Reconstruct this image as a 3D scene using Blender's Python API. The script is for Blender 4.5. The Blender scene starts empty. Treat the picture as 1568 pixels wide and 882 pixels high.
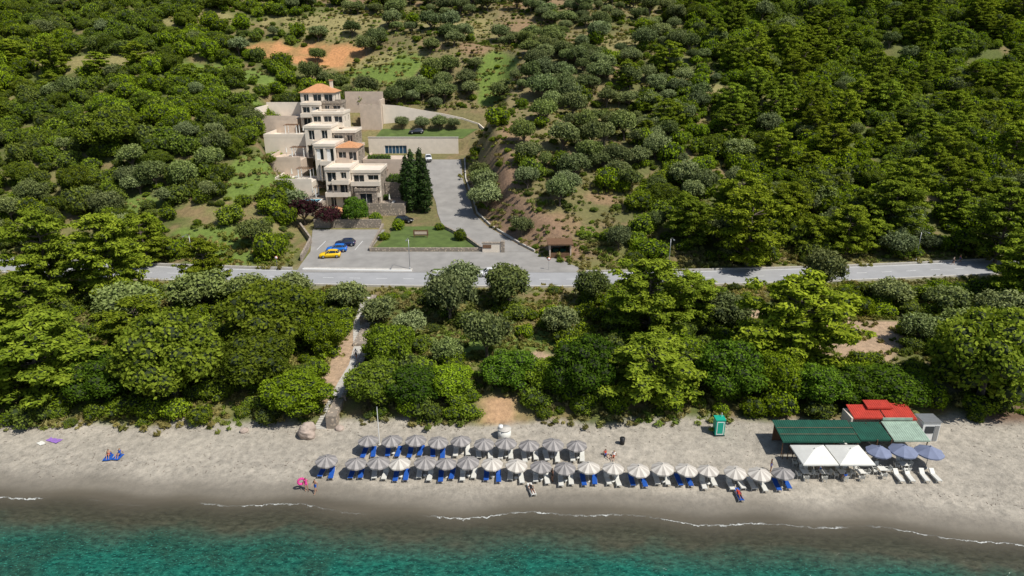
import bpy, bmesh, math, random
import numpy as np
from mathutils import Vector, Matrix, Euler
random.seed(7); R=np.random.default_rng(11)
scene=bpy.context.scene
# ------------------------------------------------------------------ camera / light
cam=bpy.data.cameras.new("camera"); camo=bpy.data.objects.new("camera",cam); scene.collection.objects.link(camo)
cam.sensor_width=36; cam.lens=24; cam.clip_end=6000; cam.clip_start=0.5
camo.location=(0,0,46); camo.rotation_euler=(math.radians(70),0,0); scene.camera=camo
elev=math.radians(55); az=math.radians(-33)
sv=Vector((math.cos(elev)*math.cos(az),math.cos(elev)*math.sin(az),math.sin(elev)))
sl=bpy.data.lights.new("sun","SUN"); sl.energy=4.9; sl.angle=math.radians(.5); sl.color=(1,.96,.88)
so=bpy.data.objects.new("sun",sl); scene.collection.objects.link(so); so.location=(60,-30,120)
so.rotation_euler=sv.to_track_quat('Z','Y').to_euler()
w=bpy.data.worlds.new("World"); scene.world=w; w.use_nodes=True
nt=w.node_tree; bg=nt.nodes['Background']; sk=nt.nodes.new('ShaderNodeTexSky'); sk.sky_type='NISHITA'; sk.sun_disc=False
sk.sun_elevation=elev; sk.sun_rotation=math.atan2(sv.x,sv.y)
nt.links.new(sk.outputs[0],bg.inputs[0]); bg.inputs[1].default_value=.092
scene.view_settings.view_transform='Standard'; scene.view_settings.look='None'; scene.view_settings.exposure=0

# ------------------------------------------------------------------ materials
def newmat(name):
    m=bpy.data.materials.new(name); m.use_nodes=True; m.node_tree.nodes.clear(); return m,m.node_tree
def N(nt,t,**k):
    n=nt.nodes.new(t)
    for a,b in k.items(): setattr(n,a,b)
    return n
def mathn(nt,op,a,b=None,clamp=False):
    n=nt.nodes.new('ShaderNodeMath'); n.operation=op; n.use_clamp=clamp
    for i,v in enumerate([a,b]):
        if v is None: continue
        if isinstance(v,(int,float)): n.inputs[i].default_value=v
        else: nt.links.new(v,n.inputs[i])
    return n.outputs[0]
def mixc(nt,f,a,b,mode='MIX'):
    n=nt.nodes.new('ShaderNodeMix'); n.data_type='RGBA'; n.blend_type=mode
    for i,v in ((0,f),(6,a),(7,b)):
        if isinstance(v,(int,float)): n.inputs[i].default_value=v
        elif isinstance(v,tuple): n.inputs[i].default_value=(v[0],v[1],v[2],1)
        else: nt.links.new(v,n.inputs[i])
    return n.outputs[2]
def noise(nt,scale,detail=4,vec=None,rough=.55):
    n=nt.nodes.new('ShaderNodeTexNoise'); n.inputs['Scale'].default_value=scale; n.inputs['Detail'].default_value=detail; n.inputs['Roughness'].default_value=rough
    if vec is not None: nt.links.new(vec,n.inputs['Vector'])
    return n.outputs['Fac']
def ramp(nt,f,lo,hi):
    n=nt.nodes.new('ShaderNodeMapRange'); n.inputs[1].default_value=lo; n.inputs[2].default_value=hi; nt.links.new(f,n.inputs[0]); return n.outputs[0]
def mat(name,col,rough=.7,var=.25,scale=1.5,bump=0.0,metal=0,spec=.4,col2=None):
    m,t=newmat(name); g=N(t,'ShaderNodeNewGeometry'); o=N(t,'ShaderNodeOutputMaterial'); p=N(t,'ShaderNodeBsdfPrincipled')
    f=ramp(t,noise(t,scale,5,g.outputs['Position']),.3,.7)
    c2=col2 or tuple(c*(1-var) for c in col)
    t.links.new(mixc(t,f,col,c2),p.inputs['Base Color']); p.inputs['Roughness'].default_value=rough
    p.inputs['Metallic'].default_value=metal; p.inputs['Specular IOR Level'].default_value=spec
    if bump:
        b=N(t,'ShaderNodeBump'); b.inputs['Strength'].default_value=bump; b.inputs['Distance'].default_value=.05
        t.links.new(noise(t,scale*6,4,g.outputs['Position']),b.inputs['Height']); t.links.new(b.outputs[0],p.inputs['Normal'])
    t.links.new(p.outputs[0],o.inputs[0]); return m
def ramp_to(nt,f,lo,hi):
    n=nt.nodes.new('ShaderNodeMapRange'); n.inputs[3].default_value=lo; n.inputs[4].default_value=hi; nt.links.new(f,n.inputs[0]); return n.outputs[0]
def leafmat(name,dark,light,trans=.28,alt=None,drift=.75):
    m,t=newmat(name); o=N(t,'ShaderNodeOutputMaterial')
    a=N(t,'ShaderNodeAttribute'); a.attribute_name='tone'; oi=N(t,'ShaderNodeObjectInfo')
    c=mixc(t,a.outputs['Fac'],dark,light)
    if alt: c=mixc(t,ramp(t,oi.outputs['Random'],.4,1.0),c,mixc(t,a.outputs['Fac'],alt[0],alt[1]))
    # broad drifts of species colour over the hillside
    f=ramp(t,noise(t,.028,3,oi.outputs['Location']),.38,.62)
    c=mixc(t,mathn(t,'MULTIPLY',f,drift),c,mixc(t,1.0,c,(1.22,1.08,.75),'MULTIPLY'))
    r2=mathn(t,'FRACT',mathn(t,'MULTIPLY',oi.outputs['Random'],17.31))
    hsv=N(t,'ShaderNodeHueSaturation'); t.links.new(c,hsv.inputs['Color'])
    t.links.new(ramp_to(t,r2,.66,1.32),hsv.inputs['Value'])
    d=N(t,'ShaderNodeBsdfDiffuse'); tr=N(t,'ShaderNodeBsdfTranslucent'); mx=N(t,'ShaderNodeMixShader'); mx.inputs[0].default_value=trans
    t.links.new(hsv.outputs[0],d.inputs[0]); t.links.new(mixc(t,1.0,hsv.outputs[0],(1.2,1.2,.6),'MULTIPLY'),tr.inputs[0])
    t.links.new(d.outputs[0],mx.inputs[1]); t.links.new(tr.outputs[0],mx.inputs[2]); t.links.new(mx.outputs[0],o.inputs[0]); return m

M={}
M['bark']=mat('bark',(.18,.14,.11),.9,.5,3,.5)
M['core']=mat('shaded_crown_core',(.028,.042,.012),.95,.4,2)  # dark lumps added inside crowns, inner shade put into their colour
M['olive']=leafmat('olive_leaf',(.095,.125,.052),(.25,.30,.145),.15,((.08,.12,.035),(.21,.27,.095)))
M['maq']=leafmat('maquis_leaf',(.075,.12,.012),(.205,.29,.034),.3,((.06,.095,.022),(.175,.215,.05)))
M['maqb']=leafmat('maquis_bright_leaf',(.09,.15,.009),(.26,.37,.024),.3,((.075,.12,.012),(.225,.295,.035)))
M['pine']=leafmat('pine_needles',(.075,.12,.012),(.28,.36,.036),.25)
M['oak']=leafmat('oak_leaf',(.065,.105,.013),(.19,.25,.032),.28)
M['broad']=leafmat('broadleaf_leaf',(.038,.09,.010),(.125,.215,.022),.28)
M['cyp']=leafmat('cypress_leaf',(.025,.055,.015),(.07,.115,.03),.12)
M['purple']=leafmat('purple_plum_leaf',(.028,.010,.014),(.075,.028,.035),.15)
M['dry']=leafmat('dry_grass',(.14,.135,.05),(.32,.29,.12),.2,((.09,.14,.025),(.18,.27,.04)))
M['asphalt']=mat('asphalt',(.35,.35,.355),.85,.16,.35,.15)
M['concrete']=mat('concrete_paving',(.31,.295,.275),.85,.25,.4,.15)
M['paint']=mat('road_paint',(.8,.8,.78),.6,.15,4)
M['kerb']=mat('kerb_stone',(.54,.51,.46),.8,.25,2)
M['plaster']=mat('cream_plaster',(.74,.655,.55),.85,.12,.8)
M['plaster2']=mat('warm_plaster',(.62,.50,.40),.85,.18,.8)
M['white']=mat('white_paint',(.8,.79,.76),.5,.06,2)
M['tile']=mat('terracotta_tile',(.62,.31,.15),.8,.35,2.5,.4)
M['glass']=mat('dark_window_glass',(.035,.045,.055),.12,.4,.8,spec=.7)
M['pool']=mat('pool_water',(.07,.42,.58),.08,.2,1.2)
M['lawn']=mat('lawn_grass',(.105,.155,.035),.95,.4,.5,.3)
M['black']=mat('black_plastic',(.02,.02,.022),.5,.2,3)
M['metal']=mat('grey_metal',(.4,.41,.42),.4,.15,3,metal=.6)
M['wood']=mat('brown_wood',(.2,.11,.06),.7,.4,3,.3)
M['blue']=mat('blue_cushion',(.012,.09,.42),.7,.2,3)
M['bed']=mat('white_lounger',(.66,.65,.6),.6,.12,3)
M['ugrey']=mat('grey_umbrella_cloth',(.38,.355,.34),.85,.3,1.6)
M['ugrey2']=mat('dark_grey_umbrella_cloth',(.24,.225,.22),.85,.3,1.6)
M['uwhite']=mat('white_umbrella_cloth',(.62,.58,.52),.85,.15,1.3)
M['uwhite2']=mat('beige_umbrella_cloth',(.48,.44,.39),.85,.2,1.3)
M['ublue']=mat('blue_grey_umbrella_cloth',(.20,.23,.34),.85,.2,1.3)
M['cwhite']=mat('white_canvas',(.72,.71,.66),.8,.12,1)
M['green']=mat('green_awning',(.010,.085,.055),.7,.35,1)
M['pale']=mat('pale_green_sheet',(.34,.45,.36),.6,.3,1.5)
M['red']=mat('red_roof_sheet',(.52,.05,.03),.6,.3,1.5)
M['teal']=mat('teal_plastic',(.01,.36,.25),.5,.1,2)
M['pink']=mat('pink_plastic',(.75,.07,.32),.5,.1,2)
M['purpcl']=mat('purple_towel',(.3,.16,.5),.9,.2,3)
M['rock']=mat('pink_rock',(.46,.37,.31),.9,.3,2,.6)
# stone masonry
m,t=newmat('stone_masonry'); g=N(t,'ShaderNodeNewGeometry'); o=N(t,'ShaderNodeOutputMaterial'); p=N(t,'ShaderNodeBsdfPrincipled')
vo=N(t,'ShaderNodeTexVoronoi'); vo.inputs['Scale'].default_value=2.2; t.links.new(g.outputs['Position'],vo.inputs['Vector'])
sx=N(t,'ShaderNodeSeparateColor'); t.links.new(vo.outputs['Color'],sx.inputs[0])
c=mixc(t,sx.outputs[0],(.56,.46,.35),(.33,.26,.20)); c=mixc(t,ramp(t,vo.outputs['Distance'],.28,.42),c,(.25,.21,.17))
t.links.new(c,p.inputs['Base Color']); p.inputs['Roughness'].default_value=.9
b=N(t,'ShaderNodeBump'); b.inputs['Strength'].default_value=.6; b.inputs['Distance'].default_value=.06; b.invert=True
t.links.new(vo.outputs['Distance'],b.inputs['Height']); t.links.new(b.outputs[0],p.inputs['Normal']); t.links.new(p.outputs[0],o.inputs[0]); M['stone']=m

# ------------------------------------------------------------------ mesh builder
class MB:
    def __init__(s): s.v=[];s.f=[];s.m=[];s.mats=[];s.M=Matrix.Identity(4); s.sm=[]
    def mi(s,k):
        mt=M[k] if isinstance(k,str) else k
        if mt not in s.mats: s.mats.append(mt)
        return s.mats.index(mt)
    def add(s,vs,fs,k,smooth=False):
        b=len(s.v); s.v+=[tuple(s.M@Vector(v)) for v in vs]; i=s.mi(k)
        for f in fs: s.f.append(tuple(b+j for j in f)); s.m.append(i); s.sm.append(smooth)
    def box(s,x0,x1,y0,y1,z0,z1,k):
        s.add([(x0,y0,z0),(x1,y0,z0),(x1,y1,z0),(x0,y1,z0),(x0,y0,z1),(x1,y0,z1),(x1,y1,z1),(x0,y1,z1)],
              [(0,3,2,1),(4,5,6,7),(0,1,5,4),(1,2,6,5),(2,3,7,6),(3,0,4,7)],k)
    def quad(s,a,b,c,d,k): s.add([a,b,c,d],[(0,1,2,3)],k)
    def tube(s,p0,p1,r0,r1,k,n=7,cap=True):
        p0=Vector(p0);p1=Vector(p1);d=(p1-p0)
        if d.length<1e-6: return
        d.normalize(); a=d.orthogonal().normalized(); b=d.cross(a); vs=[]
        for P,r in ((p0,r0),(p1,r1)):
            for i in range(n):
                an=2*math.pi*i/n; vs.append(P+a*math.cos(an)*r+b*math.sin(an)*r)
        fs=[(i,(i+1)%n,n+(i+1)%n,n+i) for i in range(n)]
        if cap: fs+=[tuple(range(n-1,-1,-1)),tuple(range(n,2*n))]
        s.add(vs,fs,k,n>8)
    def ell(s,c,r,k,seg=10,rings=7,jit=0):
        vs=[];fs=[]
        for i in range(1,rings):
            th=math.pi*i/rings
            for j in range(seg):
                ph=2*math.pi*j/seg; q=1+random.uniform(-jit,jit)
                vs.append((c[0]+r[0]*math.sin(th)*math.cos(ph)*q,c[1]+r[1]*math.sin(th)*math.sin(ph)*q,c[2]+r[2]*math.cos(th)*q))
        vs.append((c[0],c[1],c[2]+r[2])); vs.append((c[0],c[1],c[2]-r[2])); T=len(vs)-2
        for i in range(rings-2):
            for j in range(seg): fs.append((i*seg+j,(i+1)*seg+j,(i+1)*seg+(j+1)%seg,i*seg+(j+1)%seg))
        for j in range(seg):
            fs.append((T,j,(j+1)%seg)); q=(rings-2)*seg; fs.append((T+1,q+(j+1)%seg,q+j))
        s.add(vs,fs,k,True)
    def mesh(s,name):
        me=bpy.data.meshes.new(name); me.from_pydata(s.v,[],s.f)
        for m_ in s.mats: me.materials.append(m_)
        me.polygons.foreach_set('material_index',s.m); me.polygons.foreach_set('use_smooth',s.sm); me.update(); return me
    def obj(s,name,parent=None,loc=(0,0,0),rz=0):
        return place(name,s.mesh(name),loc,rz,parent=parent)
def place(name,me,loc=(0,0,0),rz=0,sc=(1,1,1),parent=None):
    o=bpy.data.objects.new(name,me); scene.collection.objects.link(o); o.location=loc; o.rotation_euler=(0,0,rz); o.scale=sc
    if parent: o.parent=parent
    return o
def empty(name,loc=(0,0,0),rz=0):
    o=bpy.data.objects.new(name,None); scene.collection.objects.link(o); o.location=loc; o.rotation_euler=(0,0,rz); o.empty_display_size=.5; return o

# ------------------------------------------------------------------ terrain
def hsh(i,j,s): 
    v=np.sin(i*127.1+j*311.7+s*74.7)*43758.5453; return v-np.floor(v)
def vn(x,y,s=0):
    x=np.asarray(x,float);y=np.asarray(y,float); i=np.floor(x);j=np.floor(y);u=x-i;v=y-j;u=u*u*(3-2*u);v=v*v*(3-2*v)
    return (hsh(i,j,s)*(1-u)+hsh(i+1,j,s)*u)*(1-v)+(hsh(i,j+1,s)*(1-u)+hsh(i+1,j+1,s)*u)*v
def fbm(x,y,s=0,o=3):
    a=0;t=0;w_=1
    for k in range(o): a=a+w_*vn(x*2**k,y*2**k,s+k*5);t+=w_;w_*=.5
    return a/t
def ss(a,b,x): 
    q=np.clip((x-a)/(b-a),0,1); return q*q*(3-2*q)
I=np.interp
def shore(x): return I(x,[-300,-90,-52,-35,-18,0,28,46,60,120,300],[66,62,60.8,60.6,58.8,58.4,57.0,54.4,52.6,51,53])+.5*np.sin(x*.21)+.3*np.sin(x*.53+1)
def roadY(x): 
    x=np.clip(x,-120,120); return 118.3+4.2*(x/70)**2
HXL=lambda y: I(y,[124,157,170,190,215,240],[-42,-50,-56,-66,-72,-60])
HXR=lambda y: I(y,[124,133,137,148,157,165,176,187,200,212],[14,4,1.5,-5,-8.5,-9.5,-12.5,-13,-9,-5])
def height(x,y):
    x=np.asarray(x,float);y=np.asarray(y,float)
    s=y-shore(x)
    beach=I(s,[-300,-60,-30,-10,-4,0,4,9,14,19,40],[-14,-9,-5,-1.6,-.5,0,.32,.9,1.45,2.0,2.4])
    yy=y-roadY(x)+118.3
    inl=I(yy,[70,80,100,111,114,123],[2.0,2.9,3.5,4.4,4.6,4.6])
    wq=ss(73,77.5,y); low=beach*(1-wq)+inl*wq
    low=low+(fbm(x*.12,y*.12,3)-.5)*.9*ss(79,84,y)*(1-ss(103,109,yy))
    low=low+(fbm(x*.5,y*.5,9)-.5)*.2*ss(3,7,s)*(1-ss(78,82,y))
    gen=I(yy,[123,126,150,200,300,420,560],[4.6,5.0,12.8,30,65,104,112])
    amp=ss(127,190,yy)
    gen=gen+amp*((fbm(x*.018+3,y*.018,21)-.5)*15+(fbm(x*.08,y*.08,22,2)-.5)*2.6)
    hot=I(y,[123,133,157,170,187,193,196,204,207,224,300,420],[4.65,5.4,7.5,10.2,15,16,19.5,21.5,24.5,31,62,104])
    m=ss(0,1,(x-HXL(y))/7+1)*ss(0,1,(HXR(y)-x)/9+1)*(1-ss(215,245,y))
    hi=gen*(1-m)+hot*m
    k=ss(122.5,124.5,yy)
    return low*(1-k)+hi*k
def H(x,y): return float(height(x,y))
def steps(*seg):
    out=[]
    for a,b,d in seg: out+=list(np.arange(a,b,d))
    return np.array(out+[seg[-1][1]])
xs=steps((-900,-300,40),(-300,-110,3),(-110,110,.9),(110,300,3),(300,900,40))
ys=steps((-60,40,10),(40,50,1.5),(50,80,.5),(80,240,1.0),(240,420,2.5),(420,1200,40))
X,Y=np.meshgrid(xs,ys); Z=height(X,Y)
def gridmesh(name,X,Y,Z,mt,smooth=True):
    ny,nx=X.shape; vs=np.stack([X,Y,Z],-1).reshape(-1,3)
    idx=np.arange(ny*nx).reshape(ny,nx)
    fs=np.stack([idx[:-1,:-1],idx[:-1,1:],idx[1:,1:],idx[1:,:-1]],-1).reshape(-1,4)
    me=bpy.data.meshes.new(name); me.vertices.add(len(vs)); me.vertices.foreach_set('co',vs.ravel())
    me.loops.add(fs.size); me.loops.foreach_set('vertex_index',fs.ravel()); me.polygons.add(len(fs))
    me.polygons.foreach_set('loop_start',np.arange(0,fs.size,4)); me.polygons.foreach_set('use_smooth',np.ones(len(fs),bool) if smooth else np.zeros(len(fs),bool))
    me.update(calc_edges=True); me.materials.append(mt); return me
def mixa(a,b,f): return a*(1-f[...,None])+np.array(b)*f[...,None]
CLEAR=[(-4,93,13,6.5,'g'),(3,87,4.5,3,'s'),(51,96,9,9,'s'),(44,104,9,2.5,'s'),(62,100,7,2,'s'),(-70,243,24,9,'o'),(-50,238,14,4,'d'),(-40,232,14,8,'g'),(-5,225,7,12,'g'),(-65,264,26,8,'d'),
 (35,238,7,12,'d'),(9,139,6,5,'b'),(-1,156,4,8,'b'),(-25,262,20,10,'d'),(5,262,10,8,'b'),(-56,128,8,4,'g'),(-60,160,9,10,'g'),(1,176,4,7,'b'),(-24,88,2,12,'s'),(-62,136,10,6,'g'),(40,170,5,3,'b'),(25,192,8,3,'d'),
 (-130,236,34,4.5,'d'),(-95,225,14,4,'g'),(-110,262,20,4,'d'),(20,150,4,3,'b'),(30,215,6,5,'b'),(-12,240,6,6,'b'),(60,205,6,3,'d'),(-85,150,7,4,'g'),(12,285,18,6,'b'),(-60,288,25,6,'b'),(70,180,5,3,'g'),(-78,205,6,5,'g'),(-82,222,9,6,'g'),(12,165,5,3,'b')]
def clearing(x,y,kind=None):
    a=np.zeros(np.broadcast(x,y).shape)
    for cx,cy,rx,ry,k in CLEAR:
        if kind and k not in kind: continue
        q=np.sqrt(((x-cx)/rx)**2+((y-cy)/ry)**2)+(fbm(x*.25,y*.25,40)-.5)*.8
        a=np.maximum(a,1-ss(.75,1.1,q))
    return a
n1=fbm(X*.06,Y*.06,50); n2=fbm(X*.3,Y*.3,51); n3=fbm(X*.02,Y*.02,52)
C=np.zeros(X.shape+(3,))+np.array([.10,.122,.030])
C=mixa(C,[.19,.18,.068],ss(.42,.68,n1)); C=mixa(C,[.25,.165,.095],ss(.52,.72,n2)*.65)
cen=np.exp(-((X/Y+.02)/.22)**2)*ss(128,140,Y); C=mixa(C,[.235,.18,.10],cen*.55)
C=mixa(C,[.14,.20,.04],clearing(X,Y,'g')); C=mixa(C,[.27,.175,.105],clearing(X,Y,'b')*(.6+.4*n2)); C=mixa(C,[.28,.245,.105],clearing(X,Y,'d')*.85)
C=mixa(C,[.50,.25,.11],clearing(X,Y,'o')*(.55+.6*ss(.35,.6,n2)).clip(0,1)); C=mixa(C,[.42,.30,.205],clearing(X,Y,'s'))
bank=ss(0,1,(X-HXR(Y)+1)/2)*(1-ss(0,1,(X-HXR(Y)-8)/4))*ss(126,130,Y)*(1-ss(165,180,Y)); C=mixa(C,[.25,.16,.11],bank*(.5+.5*n2))
S=Y-shore(X)
sandb=73.6+(fbm(X*.2,Y*.2,60)-.5)*3.5+3.5*ss(56,66,X)
sand=1-ss(-.8,.8,Y-sandb)
sc_=np.array([.375,.342,.296])*(0.82+.34*fbm(X*.15,Y*.4,61))[...,None]
C=C*(1-sand[...,None])+sc_*sand[...,None]
cl=(1-ss(1.0,3.2,np.abs(X+1.5)+(n2-.5)*3))*ss(72.5,73.8,Y)*(1-ss(77,79,Y)); C=mixa(C,[.44,.28,.165],cl)
C=mixa(C,[.17,.11,.075],ss(56,60,X)*ss(71.5,74,Y)*(1-ss(80,84,Y)))
rd=np.abs(Y-roadY(X)); C=mixa(C,[.25,.23,.13],(1-ss(4.5,7,rd))*.7)
wn=(fbm(X*.12,Y*.1,70)-.5)*2.6
wet=(1-ss(2.0,5.0,S+wn))*sand; wet=np.clip(.66*wet+.34*(1-ss(.3,2.0,S+wn*.5))*sand,0,1)
m,t=newmat('terrain'); o=N(t,'ShaderNodeOutputMaterial'); p=N(t,'ShaderNodeBsdfPrincipled'); g=N(t,'ShaderNodeNewGeometry')
a=N(t,'ShaderNodeAttribute'); a.attribute_name='gcol'; wa=N(t,'ShaderNodeAttribute'); wa.attribute_name='wet'
f1=noise(t,1.3,6,g.outputs['Position'],.65); f2=noise(t,6,4,g.outputs['Position'],.7)
dry=mathn(t,'SUBTRACT',1,mathn(t,'MULTIPLY',wa.outputs['Fac'],.9))
c=mixc(t,dry,a.outputs['Color'],mixc(t,1.0,a.outputs['Color'],mixc(t,ramp(t,f1,.3,.7),(.68,.68,.66),(1.27,1.25,1.2)),'MULTIPLY'))
c=mixc(t,mathn(t,'MULTIPLY',ramp(t,f2,.55,.70),dry),c,mixc(t,1.0,c,(.60,.58,.55),'MULTIPLY'))
c=mixc(t,wa.outputs['Fac'],c,mixc(t,1.0,c,(.29,.275,.235),'MULTIPLY'))
t.links.new(c,p.inputs['Base Color']); t.links.new(mathn(t,'SUBTRACT',.92,mathn(t,'MULTIPLY',wa.outputs['Fac'],.35)),p.inputs['Roughness']); p.inputs['Specular IOR Level'].default_value=.3
b=N(t,'ShaderNodeBump'); b.inputs['Strength'].default_value=.8; b.inputs['Distance'].default_value=.15
t.links.new(mathn(t,'MULTIPLY',mathn(t,'ADD',noise(t,2.9,5,g.outputs['Position'],.7),mathn(t,'MULTIPLY',noise(t,.8,2,g.outputs['Position']),.8)),dry),b.inputs['Height']); t.links.new(b.outputs[0],p.inputs['Normal']); t.links.new(p.outputs[0],o.inputs[0])
me=gridmesh('ground',X,Y,Z,m)
ca=me.color_attributes.new('gcol','FLOAT_COLOR','POINT'); ca.data.foreach_set('color',np.concatenate([C,np.ones(X.shape+(1,))],-1).reshape(-1))
at=me.attributes.new('wet','FLOAT','POINT'); at.data.foreach_set('value',wet.reshape(-1))
place('ground',me)

# ------------------------------------------------------------------ sea
sx_=steps((-2500,-110,120),(-110,110,.8),(110,2500,120)); sy_=steps((-3000,20,120),(20,48,2),(48,68,.35))
SX,SY=np.meshgrid(sx_,sy_); SZ=np.zeros(SX.shape)+.0
SZ=SZ+.03*np.sin(SY*1.6+.8*np.sin(SX*.15))*ss(-1,-4,SY-shore(SX))
m,t=newmat('sea_water'); o=N(t,'ShaderNodeOutputMaterial'); p=N(t,'ShaderNodeBsdfPrincipled'); g=N(t,'ShaderNodeNewGeometry')
da=N(t,'ShaderNodeAttribute'); da.attribute_name='depth'
mp=N(t,'ShaderNodeMapping'); mp.inputs['Scale'].default_value=(.8,1.5,1); mp.inputs['Rotation'].default_value=(0,0,.25); t.links.new(g.outputs['Position'],mp.inputs[0])
big=noise(t,.12,4,g.outputs['Position'],.6); rip=noise(t,1.5,5,mp.outputs[0],.68); fine=noise(t,4.5,4,mp.outputs[0],.6)
dd=mathn(t,'ADD',da.outputs['Fac'],mathn(t,'MULTIPLY',mathn(t,'SUBTRACT',big,.5),1.5))
teal=mixc(t,ramp(t,rip,.38,.64),(.003,.046,.036),(.017,.155,.108))  # lighter caustic ripples: play of sunlight put into the water colour
teal=mixc(t,ramp(t,big,.46,.62),teal,mixc(t,ramp(t,rip,.36,.66),(.007,.032,.024),(.028,.095,.062)))
shal=mixc(t,ramp(t,rip,.35,.65),(.038,.040,.026),(.088,.088,.058))
c=mixc(t,ramp(t,dd,.40,1.1),shal,teal)
c=mixc(t,mathn(t,'MULTIPLY',ramp(t,fine,.58,.70),ramp(t,dd,.5,1.1)),c,(.05,.27,.20))  # finer bright ripples, caustic light again put into the colour
fo=noise(t,1.1,5,g.outputs['Position'],.7); fo2=noise(t,.12,2,g.outputs['Position'])
gx=N(t,'ShaderNodeSeparateXYZ'); t.links.new(g.outputs['Position'],gx.inputs[0])
xr=ramp(t,gx.outputs[0],-20,30); thr=mathn(t,'ADD',fo2,mathn(t,'MULTIPLY',xr,.10))
e=mathn(t,'ABSOLUTE',mathn(t,'SUBTRACT',da.outputs['Fac'],mathn(t,'ADD',.035,mathn(t,'MULTIPLY',mathn(t,'SUBTRACT',fo,.5),.20))))
foam=mathn(t,'MULTIPLY',mathn(t,'SUBTRACT',1,ramp(t,e,.003,.017)),ramp(t,thr,.44,.60),True)
foam=mathn(t,'MULTIPLY',foam,ramp(t,fo,.32,.52))
c=mixc(t,foam,c,(.72,.73,.70)); t.links.new(c,p.inputs['Base Color']); p.inputs['Roughness'].default_value=.1; p.inputs['IOR'].default_value=1.33
b=N(t,'ShaderNodeBump'); b.inputs['Strength'].default_value=.7; b.inputs['Distance'].default_value=.2
t.links.new(mathn(t,'ADD',rip,mathn(t,'MULTIPLY',fine,.4)),b.inputs['Height']); t.links.new(b.outputs[0],p.inputs['Normal'])
tr=N(t,'ShaderNodeBsdfTransparent'); mx=N(t,'ShaderNodeMixShader')
al=mathn(t,'MAXIMUM',foam,ramp(t,da.outputs['Fac'],-.02,.45),True)
t.links.new(al,mx.inputs[0]); t.links.new(tr.outputs[0],mx.inputs[1]); t.links.new(p.outputs[0],mx.inputs[2]); t.links.new(mx.outputs[0],o.inputs[0])
me=gridmesh('sea',SX,SY,SZ,m); at=me.attributes.new('depth','FLOAT','POINT'); at.data.foreach_set('value',(-height(SX,SY)).reshape(-1)); place('sea',me)

# ------------------------------------------------------------------ foliage
ICO=None
def ico():
    global ICO
    if ICO is None:
        bm=bmesh.new(); bmesh.ops.create_icosphere(bm,subdivisions=2,radius=1); bm.verts.ensure_lookup_table()
        ICO=(np.array([v.co[:] for v in bm.verts]),np.array([[v.index for v in f.verts] for f in bm.faces])); bm.free()
    return ICO
def unit(v): return v/np.maximum(np.linalg.norm(v,axis=-1,keepdims=True),1e-9)
def plant(name,clusters,leaf,nleaf,mt,limbs,elong=1.3,spread=.75,rlo=.72,rhi=1.12,core=.7,up=0.0,lowcut=-.6):
    mb=MB()
    for p0,p1,r0,r1 in limbs: mb.tube(p0,p1,r0,r1,'bark',6,False)
    V=[np.array(mb.v).reshape(-1,3)]; F4=[np.array(mb.f).reshape(-1,4)] if mb.f else []; base=len(mb.v)
    nb=len(mb.f); LV=[];tone=[]
    for c in clusters:
        c=np.array(c,float); vol=c[3]*c[4]; n=max(8,int(nleaf*vol))
        u=unit(R.normal(size=(n*2,3))); u=u[u[:,2]>lowcut][:n]; n=len(u)
        r=R.uniform(rlo,rhi,n)[:,None]; P=c[:3]+u*c[3:]*r
        nn=unit(u/c[3:]*c[3:].mean()+R.normal(size=(n,3))*spread+np.array([0,0,up]))
        t1=unit(np.cross(nn,R.normal(size=(n,3)))); t2=np.cross(nn,t1); sz=(leaf*R.uniform(.6,1.4,n))[:,None]
        q=np.stack([P+t1*sz*elong*.6,P+t2*sz*.5,P-t1*sz*elong*.5,P-t2*sz*.45],1).reshape(-1,3); LV.append(q)
        tone.append(np.clip(R.normal(.45,.22,n)+R.normal(0,.14)+.18*u[:,2],0,1))  # random tone, lighter on cluster tops: light from above put into the colour
    LV=np.concatenate(LV); tone=np.concatenate(tone); nl=len(tone)
    V.append(LV); Fl=np.arange(nl*4).reshape(-1,4)+base
    iv,itf=ico(); CV=[];CF=[];b2=base+len(LV)
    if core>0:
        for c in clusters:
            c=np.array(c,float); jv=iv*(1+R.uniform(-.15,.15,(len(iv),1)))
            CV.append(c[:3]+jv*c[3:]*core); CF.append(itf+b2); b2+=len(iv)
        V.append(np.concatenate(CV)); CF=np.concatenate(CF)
    V=np.concatenate(V)
    quads=np.concatenate(F4+[Fl]) if F4 else Fl
    ncore=len(CF) if core>0 else 0
    loops=np.concatenate([quads.ravel()]+([CF.ravel()] if ncore else []))
    starts=np.concatenate([np.arange(len(quads))*4]+([len(quads)*4+np.arange(ncore)*3] if ncore else []))
    me=bpy.data.meshes.new(name); me.vertices.add(len(V)); me.vertices.foreach_set('co',V.ravel())
    me.loops.add(len(loops)); me.loops.foreach_set('vertex_index',loops); me.polygons.add(len(starts)); me.polygons.foreach_set('loop_start',starts)
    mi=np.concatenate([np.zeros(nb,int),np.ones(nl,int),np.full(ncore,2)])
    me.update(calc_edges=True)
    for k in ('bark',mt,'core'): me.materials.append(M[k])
    me.polygons.foreach_set('material_index',mi.astype(np.int32))
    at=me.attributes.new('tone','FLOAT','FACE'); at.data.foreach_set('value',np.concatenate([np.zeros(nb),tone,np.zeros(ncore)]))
    me.update(); return me
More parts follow.
